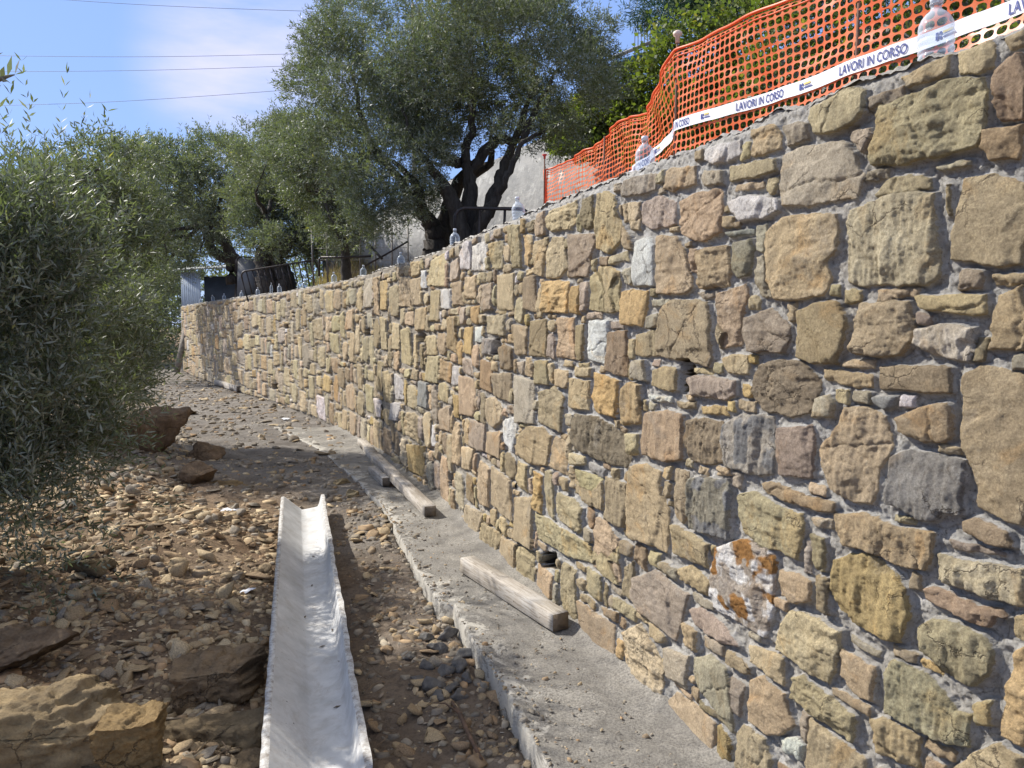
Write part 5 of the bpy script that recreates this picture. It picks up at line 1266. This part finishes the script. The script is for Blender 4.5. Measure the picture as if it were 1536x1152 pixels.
b6 = np.array([-15.5, 33., .3])
tree(b6, px_clusters([(190, 400, 50), (240, 380, 46), (200, 470, 50), (250, 450, 38), (150, 420, 70), (255, 330, 40), (230, 500, 34), (215, 340, 50), (160, 500, 50), (245, 530, 20), (215, 540, 26)], 33, 1.5), 5000, 9, .45, .17, .026,
     'distant olive tree beyond the far end of the wall, left of the shed', [([b6, b6+np.array([.1, 0, 1.2]), b6+np.array([0, .1, 2.2])], [.25, .2, .15])], holes=-.15)
# left bank: mid-distance olive and the near shrub
b4 = on_ground(150, 640); b4 = np.array([-6.9, 10.4, float(ground_z(np.array([-6.9]), np.array([10.4]))[0])])
tree(b4, px_clusters([(150, 250, 40), (190, 260, 44), (120, 300, 60), (180, 320, 60), (200, 360, 34), (150, 390, 60), (190, 430, 34), (100, 400, 70), (178, 480, 36), (160, 530, 48), (120, 480, 60), (205, 545, 26), (60, 300, 60), (40, 400, 70), (180, 590, 30), (60, 540, 70), (-40, 350, 90), (-80, 480, 90), (205, 320, 30)], 10.2, 1.1), 10500, 11, .22, .066, .009,
     'olive tree on the left bank behind the near shrub, reaching down to the path', [([b4, b4+np.array([.1, 0, .8]), b4+np.array([0, .1, 1.6])], [.2, .15, .12])], mat=M_OLIVE, holes=-.12)
b5 = np.array([-4.5, 5.2, float(ground_z(np.array([-4.5]), np.array([5.2]))[0])])
NE = empty('olive_shrub', b5, label='dense near olive with long leafy shoots, filling the left edge of the picture', cat='olive tree')
ncl = px_clusters([(30, 315, 42, 4.6), (70, 355, 46, 4.8), (10, 375, 66, 4.2), (100, 350, 52, 5.4), (55, 420, 70, 4.4), (135, 420, 50, 5.6), (20, 500, 90, 4.2), (100, 500, 60, 4.8), (165, 470, 38, 6), (60, 590, 85, 4.4), (125, 590, 52, 5), (20, 670, 80, 4.2), (95, 670, 65, 4.6), (170, 560, 46, 5.6), (40, 745, 55, 4.1), (150, 650, 40, 4.9), (-60, 400, 120, 4.4), (-80, 600, 120, 4.4), (-160, 500, 150, 4.8), (-60, 330, 60, 4.8), (175, 520, 34, 5.8), (-120, 720, 90, 4.5)], 5, .3)
ncl = [(c[0]-b5[0], c[1]-b5[1], c[2]-b5[2], c[3], c[4]) for c in ncl]
# long upright shoots above the near olive
org, dr_ = [], []
for px, py, y in [(15, 235, 3.6), (30, 230, 3.9), (55, 225, 3.8), (62, 240, 4.1), (85, 240, 4.2), (115, 240, 4.6), (130, 235, 4.4), (155, 255, 4.9), (0, 250, 3.4), (42, 262, 4.0), (98, 262, 4.6), (175, 262, 5.4), (200, 268, 5.8)]:
    org.append(at(px, py+20, y)-b5); dr_.append((rng.uniform(-.15, .25), rng.uniform(-.1, .1), 1))
B, D, st_ = sprigs(np.array(org), np.array(dr_), 18, .40, .06, .0065); V, F = leaf_cards(B, D, .056, .0055); XL = [(V, F)]
# the hanging sprig at the top left, on a long branch of the same tree
mb = MB(); s0 = at(-90, 200, 2.3); s1 = at(-30, 130, 2.2); s2 = at(0, 118, 2.15); s3 = at(22, 112, 2.15)
mb.tube(cr([b5+np.array([0, 0, 1.9]), (b5+np.array([0, 0, 2.2])+s0)/2+np.array([0, 0, .2]), s0, s1, s2, s3], 6)-b5, [.03]*12+[.012]*8+[.003]*(31-20) if False else np.linspace(.03, .0015, 31), 6)
mb.build('branch', M_TWIG, NE)
bs = np.array([s3, s3, s2, s2, s2+(s3-s2)*.5, s1, s1]); ds = np.array([at(43, 107, 2.15)-s3, at(28, 92, 2.15)-s3, at(12, 88, 2.1)-s2, at(22, 128, 2.1)-s2, at(5, 95, 2.15)-s2, (-.2, 0, .6), (.3, 0, .5)])
V, F = leaf_cards(bs, ds, np.array([.045, .04, .055, .05, .05, .055, .05]), .0065); XL.append((V-b5, F)); V = np.vstack([XL[0][0], XL[1][0]]); F = np.vstack([XL[0][1], XL[1][1]+len(XL[0][0])])
crown('crown', ncl, 9500, 14, .30, .060, .0058, M_OLIVE, NE, shell=.1, stems=1, up=.5, holes=-.02, extra_leaves=(V, F))
# trunk and bare boughs
tp = []
for c in ncl:
    q = np.array(c[:3]); m0 = np.array([0, 0, 1.1]); tp.append(([m0*.2*0+np.array([0, 0, .3+.5*rng.random()]), (m0+q)/2+rng.normal(size=3)*.12, q], [.035, .018, .005]))
tp.append(([np.array([0, 0, -.1]), np.array([.05, .05, .6]), np.array([.1, -.05, 1.3])], [.12, .09, .06])); trunk_part('trunk', tp, NE)
# fallen prunings on the ground in front of the shrub
o = crown('fallen_twigs', [(-2.75, 4.55, .18, .45, 1), (-3.3, 4.2, .2, .5, 1), (-3.0, 3.6, .05, .3, .5)], 260, 8, .22, .05, .006, M_OLIVE, None, up=0, shell=.1, flat=.3)
tag(o, 'low olive twigs trailing over the rubble at the foot of the near olive', 'twigs', kind='stuff')

# ------------------------------------------------------------------ behind the terrace on the right: retaining wall, ivy, conifer, railing
M_RW, t, b_ = new_mat('old_render'); co = coords(t)
c_ = mixc(t, mrange(t, noise(t, 1.2, 7, .65, co, .6), .35, .65), (.17, .17, .165), (.34, .33, .31)); c_ = mixc(t, mth(t, 'MULTIPLY', mrange(t, noise(t, 4, 7, .7, co, .5), .55, .68), .8), c_, (.50, .49, .45))
t.links.new(c_, b_.inputs['Base Color']); b_.inputs['Roughness'].default_value = .9; bump(t, b_, noise(t, 8, 7, .7, co), .6, .05)
A = np.array([-4.9, 20.0]); Bq = np.array([1.9, 12.6]); Cq = np.array([6.4, 8.0]); Dq = np.array([7.5, 2.0])
def wall_seg(name, pts, zb, zt, th, label, mat, cat='retaining wall'):
    mb = MB(); P = np.array(pts, float); o = np.r_[P[0], zb]; n = len(P); d = np.gradient(P, axis=0); d /= np.linalg.norm(d, axis=1)[:, None]; nn = np.c_[-d[:, 1], d[:, 0]]; nn = np.where((nn[:, 1] > 0)[:, None], nn, -nn)
    V = []
    for i in range(n):
        for q, z in ((P[i], zb), (P[i], zt[i]), (P[i]+nn[i]*th, zt[i]), (P[i]+nn[i]*th, zb)): V.append(np.r_[q, z]-o)
    F = [(i*4+k, i*4+(k+1) % 4, (i+1)*4+(k+1) % 4, (i+1)*4+k) for i in range(n-1) for k in range(4)]+[(0, 1, 2, 3), tuple((n-1)*4+k for k in (3, 2, 1, 0))]
    mb.add(V, F); ob = mb.build(name, mat); ob.location = o; return tag(ob, label, cat)
pts = np.vstack([np.linspace(A, Bq, 8), np.linspace(Bq, Cq, 8)[1:], np.linspace(Cq, Dq, 6)[1:]]); zt_ = np.interp(np.arange(len(pts)), [0, 7, 14, 19], [3.9, 5.3, 5.6, 5.6])
wall_seg('retaining_wall', pts, 2.0, zt_, .5, 'tall grey stained concrete retaining wall behind the terrace, half covered by ivy on the right', M_RW)
# earth above the retaining wall
mb = MB(); hb = np.array([[*p, z-.3] for p, z in zip(pts, zt_)]); far = hb.copy(); dirn = np.array([.62, .78]); far[:, :2] = far[:, :2]+dirn*8; far[:, 2] += 2.6; o0 = hb[0].copy()
far2 = far.copy(); far2[:, :2] += dirn*40; far2[:, 2] += 1
Vb = np.vstack([hb, far, far2])-o0; n = len(hb); i = np.arange(n-1); Fb = np.vstack([np.c_[i, i+1, i+1+n, i+n], np.c_[i+n, i+1+n, i+1+2*n, i+2*n]])
ob = mesh('upper_slope', Vb, Fb, M_SOIL, None, True, {'grey': np.zeros(len(Vb))}); ob.location = o0; tag(ob, kind='structure')
def leaf_blob(P, n, L, Wd, up=0.):
    idx = rng.integers(0, len(P), n); return P[idx]
# ivy sheet: leaves over the wall face and its crest
def ivy(n=26000):
    k = rng.random(n)**.8*1.; s_ = k; seg = np.r_[0, np.cumsum(np.linalg.norm(np.diff(pts, axis=0), axis=1))]; s0 = seg[6]; s1 = seg[-2]; ss = s0+(s1-s0)*rng.random(n)
    x = np.interp(ss, seg, pts[:, 0]); y = np.interp(ss, seg, pts[:, 1]); zt = np.interp(ss, seg, zt_)
    low = np.interp(ss, [seg[6], seg[8], seg[10], seg[-1]], [4.6, 4.1, 2.4, 2.2]); 
    top = zt+np.interp(ss, [seg[6], seg[7], seg[10], seg[13]], [.3, .6, 1.2, 3.])+.35*fbm(ss*.9, ss*0, 401, 3)
    z = low+.25*fbm(ss*2.4, ss*0, 405, 3)+(top-low)*rng.random(n)
    bul = .45+.55*fbm(ss*1.1, z*1.1, 403, 4)+.25*fbm(ss*4, z*4, 407, 3); over = np.clip(z-zt, 0, 2)
    x = x-.55*bul*.75; y = y-.75*bul*.75; x += over*rng.uniform(-.2, .9, n); y += over*rng.uniform(-.2, .9, n)
    P = np.c_[x, y, z]+rng.normal(size=(n, 3))*.06; D = rng.normal(size=(n, 3))*.7+np.array([-.5, -.6, -.15]); o0 = np.array([pts[8][0], pts[8][1], 2.3]); V, F = leaf_cards(P-o0, D, .085, .030)
    o = mesh('ivy_hedge', V, F, M_IVY, None, False, {'rnd': np.repeat(rng.random(n), 4)}); o.location = o0; tag(o, 'dense green ivy hanging over the retaining wall behind the orange net', 'ivy')
ivy(60000)
# conifer above the ivy
cb = at(1090, 60, 15.5); base_ = cb.copy(); base_[2] = 6.2
cn_ = empty('conifer_tree', base_, label='dark feathery conifer on the slope above the ivy, at the top edge of the picture', cat='conifer')
ccl = px_clusters([(990, 5, 30), (985, 30, 22), (1020, 15, 34), (1060, 5, 36), (1100, 0, 40), (1140, 5, 40), (1180, -10, 40), (1040, -40, 45), (1100, -50, 60), (1160, -60, 50), (1010, -30, 32), (1210, -30, 40), (1080, -110, 60), (1130, -150, 50), (1240, -10, 45), (1290, -40, 50), (1350, -60, 60), (1220, 30, 35)], 15.5, 1.3)
ccl = [(c[0]-base_[0], c[1]-base_[1], c[2]-base_[2], c[3], c[4]) for c in ccl]
crown('crown', ccl, 10000, 10, .34, .11, .008, M_PINE, cn_, up=-.35, shell=.3, holes=-.05); mb = MB(); mb.tube([(0, 0, -.5), (.05, 0, 1.2), (0, .05, 3.2)], [.22, .18, .08], 10, lump=.1); mb.build('trunk', M_BARK, cn_, True)
# railing on the crest, left of the conifer
M_BLK = simple('black_steel', (.02, .02, .022), (.05, .035, .03), 20, .5, .3, bmp=.2); M_BLUE = simple('blue_sheet', (.02, .10, .22), (.03, .14, .26), 6, .5, bmp=0)
r0 = at(952, 78, 15); r1 = at(985, 66, 15.6); ra = empty('railing', r0, label='short black iron railing on the crest against the sky, left of the conifer', cat='railing'); mb = MB()
mb.tube([(0, 0, .45), (r1-r0)+np.array([0, 0, .42])], .012, 6); mb.tube([(0, 0, .0), (r1-r0)], .012, 6); mb.build('rail', M_BLK, ra); mb = MB()
for k in range(8): q = (r1-r0)*k/7; mb.tube([q+np.array([0, 0, -.35]), q+np.array([0, 0, .47])], .008, 5)
mb.build('bars', M_BLK, ra)
mb = MB(); a0 = at(915, 88, 15); a1 = at(985, 60, 15.4); mb.tube([(0, 0, 0), a1-a0], .035, 8); o = mb.build('grey_pipe_coping', simple('pale_coping', (.45, .45, .45)), None); o.location = a0; tag(o, 'pale sloping coping rail below the black railing on the crest', 'coping')
o = mesh('blue_awning', np.array([(0, 0, 0), (.9, .1, .28), (.9, .6, .28), (0, .5, 0), (0, 0, -.1), (.9, .1, .15), (.9, .6, .15), (0, .5, -.1)], float), np.array([(0, 1, 2, 3), (7, 6, 5, 4), (0, 4, 5, 1), (1, 5, 6, 2), (2, 6, 7, 3), (3, 7, 4, 0)]), M_BLUE); o.location = at(918, 92, 15.3); tag(o, 'small patch of blue roofing on the crest right of the big olive', 'roof')

# ------------------------------------------------------------------ dry grass bank and wire fence between the olives
gb = at(540, 420, 17.); zz_ = terr(gb[0], gb[1])
def bank_h(X_, Y_): return (np.clip(Y_+.3, 0, 3)*.36+.12*fbm(X_, Y_, 501, 3))*sstep(X_, -1.9, -.6)*sstep(X_, 3.4, 1.6)*sstep(Y_, 5.5, 3.5)-.05
n = 7000; P = np.c_[rng.uniform(-1.0, 2.6, n), rng.uniform(-.2, 4., n), np.zeros(n)]; P[:, 2] = bank_h(P[:, 0], P[:, 1])
bm_ = MB(); X_, Y_ = np.meshgrid(np.linspace(-1.25, 3.6, 30), np.linspace(-.6, 6, 30), indexing='ij'); Z_ = bank_h(X_, Y_)-.03
M_STRAW = simple('straw_bank', (.34, .24, .12), (.22, .15, .08), 6, .9, bmp=.8, bd=.03)
ob = mesh('grass_bank', np.stack([X_, Y_, Z_], -1).reshape(-1, 3), grid_faces(30, 30), M_STRAW, None, True); ob.location = (gb[0], gb[1], zz_+.02); tag(ob, kind='structure')
D = rng.normal(size=(n, 3))*.35+np.array([0, 0, 1]); V, F = leaf_cards(P, D, .35, .007); ob = mesh('dry_grass', V, F, M_GRASS, None, False, {'rnd': np.repeat(rng.random(n), 4)}); ob.location = (gb[0], gb[1], zz_+.02)
tag(ob, 'tall straw coloured dry grass on the bank between the olive trees', 'dry grass', kind='stuff')
M_GALV = simple('dull_post', (.16, .15, .14), (.10, .08, .06), 20, .6, .2, bmp=.2)
wf = empty('wire_fence', at(540, 400, 16.2), label='thin post and wire fence in front of the dry grass between the olives', cat='fence'); wo_ = np.array(wf.location); tops_ = []
for k, px in enumerate((470, 492, 515, 540, 563, 588, 612)):
    p = at(px, 412, 16.2-.25*k*.3)-wo_; mb = MB(); mb.tube([p+np.array([0, 0, -.3]), p+np.array([rng.normal()*.02, 0, .95])], .018, 6); mb.build('post', M_GALV, wf); tops_.append(p)
mb = MB()
for h in (.05, .3, .55, .8): mb.tube([p+np.array([0, 0, h+.01*rng.normal()]) for p in tops_], .004, 4)
mb.build('wires', M_GALV, wf)
# slanted and crossed steel bars lying by the fence
for k, (a, b, r_, lab) in enumerate([((482, 386), (558, 384), .022, 'horizontal dark scaffold rail behind the wall below the dry grass'), ((556, 368), (573, 388), .025, 'short slanting dark bar rising from the end of the scaffold rail'), ((545, 400), (612, 362), .018, 'long slanting dark bar crossing in front of the dry grass')]):
    p = at(*a, 14.5); q = at(*b, 14.3); mb = MB(); mb.tube([(0, 0, 0), (q-p)*.5+np.array([0, 0, -.01]), q-p], r_, 8); 
    if k == 0: mb.tube([(0, 0, 0), (-.04, 0, -.04), (-.05, 0, -.35)], r_, 8)
    o = mb.build('steel_bar', M_BLK); o.location = p; tag(o, lab, 'steel bar')
# pale spoil heaps behind the wall
M_SPOIL = col_material('spoil', scale=4, bd=.03, dark=(.15, .13, .1))
for k, (px, py, Y, s, fl, c, lab) in enumerate([(535, 402, 14.2, .30, .35, (.30, .27, .22), 'low heap of grey spoil just behind the wall below the scaffold rail'), (600, 385, 11.2, .26, .4, (.36, .32, .26), 'pale heap of earth behind the wall left of the twin trunks'), (600, 368, 12.6, .26, .5, (.28, .27, .25), 'grey rock heap behind the wall between the slanting bar and the trunks')]):
    V, F = rock_mesh(600+k, fl, 4, 4, .05); V = V*s*np.array([1.6, 1, 1]); p = at(px, py, Y); o = mesh('spoil_heap', V, F, M_SPOIL, None, True, {'col': np.tile(c, (len(V), 1))}); o.location = (p[0], p[1], terr(p[0], p[1])+.02); tag(o, lab, 'spoil heap')

# ------------------------------------------------------------------ barriers
def rounded(w, h, r, n=5):
    out = []
    for cx, cy, a0 in ((w/2-r, h/2-r, 0), (-w/2+r, h/2-r, 90), (-w/2+r, -h/2+r, 180), (w/2-r, -h/2+r, 270)):
        for k in range(n+1): a = R(a0+90*k/n); out.append((cx+r*math.cos(a), 0, cy+r*math.sin(a)))
    return np.array(out)
def barrier(loc, w, h, rz, lean, roll, label, bars=12, panel=None):
    e = empty('crowd_barrier', loc, label=label, cat='barrier'); e.rotation_euler = (lean, roll, rz)
    mb = MB(); q = rounded(w, h, .12)+np.array([0, 0, h/2+.08]); mb.tube(q, .021, 7, closed=True); mb.build('frame', M_BLK, e)
    if panel:
        mb = MB(); mb.box((0, .0, h/2+.08), (w-.06, .012, h-.06)); mb.build('panel', panel, e)
    else:
        for k in range(bars):
            x = -w/2+w*(k+1)/(bars+1); mb = MB(); mb.tube([(x, 0, .1), (x, 0, h+.06)], .016, 6); mb.build('bar', M_BLK, e)
    for s in (-1, 1):
        mb = MB(); mb.tube([(s*w*.36, -.25, 0), (s*w*.36, 0, .10), (s*w*.36, .25, 0)], .018, 6); mb.build('foot', M_BLK, e)
    return e
M_GREYP = simple('grey_panel', (.17, .175, .18), (.12, .125, .13), 3, .5, bmp=0)
p = at(430, 436, 18.3); barrier((p[0], p[1], terr(p[0], p[1])-.02), 1.75, .78, .1, .25, -.17, 'black steel crowd barrier with upright bars leaning behind the far part of the wall')
p = at(375, 440, 19.8); barrier((p[0], p[1], terr(p[0], p[1])-.05), .72, 1.15, .3, .0, .05, 'rounded grey panel barrier standing between the two dark olive trunks', panel=M_GREYP)
p = at(735, 322, 8.7); barrier((p[0], p[1], 2.26), .85, .62, -.15, .0, .04, 'black barrier frame standing behind the wall right of the big olive trunk', bars=2)

# shed at the far end
M_SH = simple('blue_white_sheet', (.50, .58, .66), (.42, .50, .60), 3, .5, bmp=0); M_DARK = simple('dark_mesh_panel', (.035, .045, .055), (.02, .025, .03), 3, .6, bmp=0); M_ROOF = simple('dull_roof', (.30, .32, .30), (.2, .21, .2), 5, .7)
sp = at(288, 462, 29.5); sh = empty('shed', (sp[0], sp[1], 2.0), label='small pale blue corrugated shed with a dark side, beyond the far wall end', cat='shed')
W_ = .72; mb = MB()
for k in range(9): mb.box((-.36+k*.08, 0, .75), (.04, .05+.02*(k % 2), 1.9)); mb.box((-.32+k*.08, .01, .75), (.04, .03, 1.9))
mb.build('corrugated_wall', M_SH, sh); mb = MB(); mb.box((1.5, .25, .68), (2.2, .06, 1.75)); mb.build('dark_side', M_DARK, sh)
mb = MB(); mb.add([(-.6, -.4, 1.72), (2.8, -.4, 1.86), (2.8, 1.8, 2.15), (-.6, 1.8, 2.0), (-.6, -.4, 1.78), (2.8, -.4, 1.92), (2.8, 1.8, 2.21), (-.6, 1.8, 2.06)], [(3, 2, 1, 0), (4, 5, 6, 7), (0, 1, 5, 4), (1, 2, 6, 5), (2, 3, 7, 6), (3, 0, 4, 7)]); mb.build('roof', M_ROOF, sh)

# distant wood beyond everything, so no bare horizon shows between the trees
fw = []
for x in np.arange(-60, 26, 2.6): fw.append((x+rng.normal(), 42+rng.normal()*2+abs(x)*.05, 2.2+rng.random()*1.6, 2.6+rng.random(), 1))
o = crown('distant_wood', fw, 13000, 9, .7, .30, .05, M_OLIVE_FAR, None, shell=.3, holes=-.15); tag(o, 'distant belt of olive trees beyond the terrace', 'wood', kind='stuff')

# ------------------------------------------------------------------ power lines on a pole hidden behind the big olive
M_CAB = simple('cable', (.10, .11, .14), (.10, .11, .14), 3, .6, bmp=0)
for k, (a, m, b, lab) in enumerate([((-60, -12), (230, 8), (620, 22), 'topmost thin power line crossing the sky at the top left'), ((-60, 83), (240, 85), (620, 76), 'second thin power line from the top, crossing the sky'),
                                    ((-60, 108), (240, 105), (620, 92), 'third thin power line from the top, crossing the sky'), ((-60, 160), (200, 151), (620, 121), 'lowest thin power line, sloping up across the sky')]):
    Y = 48; q = [at(*a, Y+4), at(*m, Y), at(*b, Y-3)]; Q = cr(q, 14); mb = MB(); mb.tube(Q-Q[0], .013, 5); o = mb.build('power_line', M_CAB); o.location = Q[0]; tag(o, lab, 'power line')
pp = at(620, 90, 45); up_ = empty('utility_pole', (pp[0], pp[1], 3), label='utility pole hidden behind the crown of the big olive, carrying the power lines', cat='pole'); mb = MB(); mb.tube([(0, 0, -1), (0, 0, pp[2]+1.6-3+1.5)], [.16, .10], 10); mb.build('pole', M_WOOD2, up_)
mb = MB(); mb.box((0, 0, pp[2]-3+.2), (1.2, .1, .1)); mb.build('crossarm', M_WOOD2, up_)
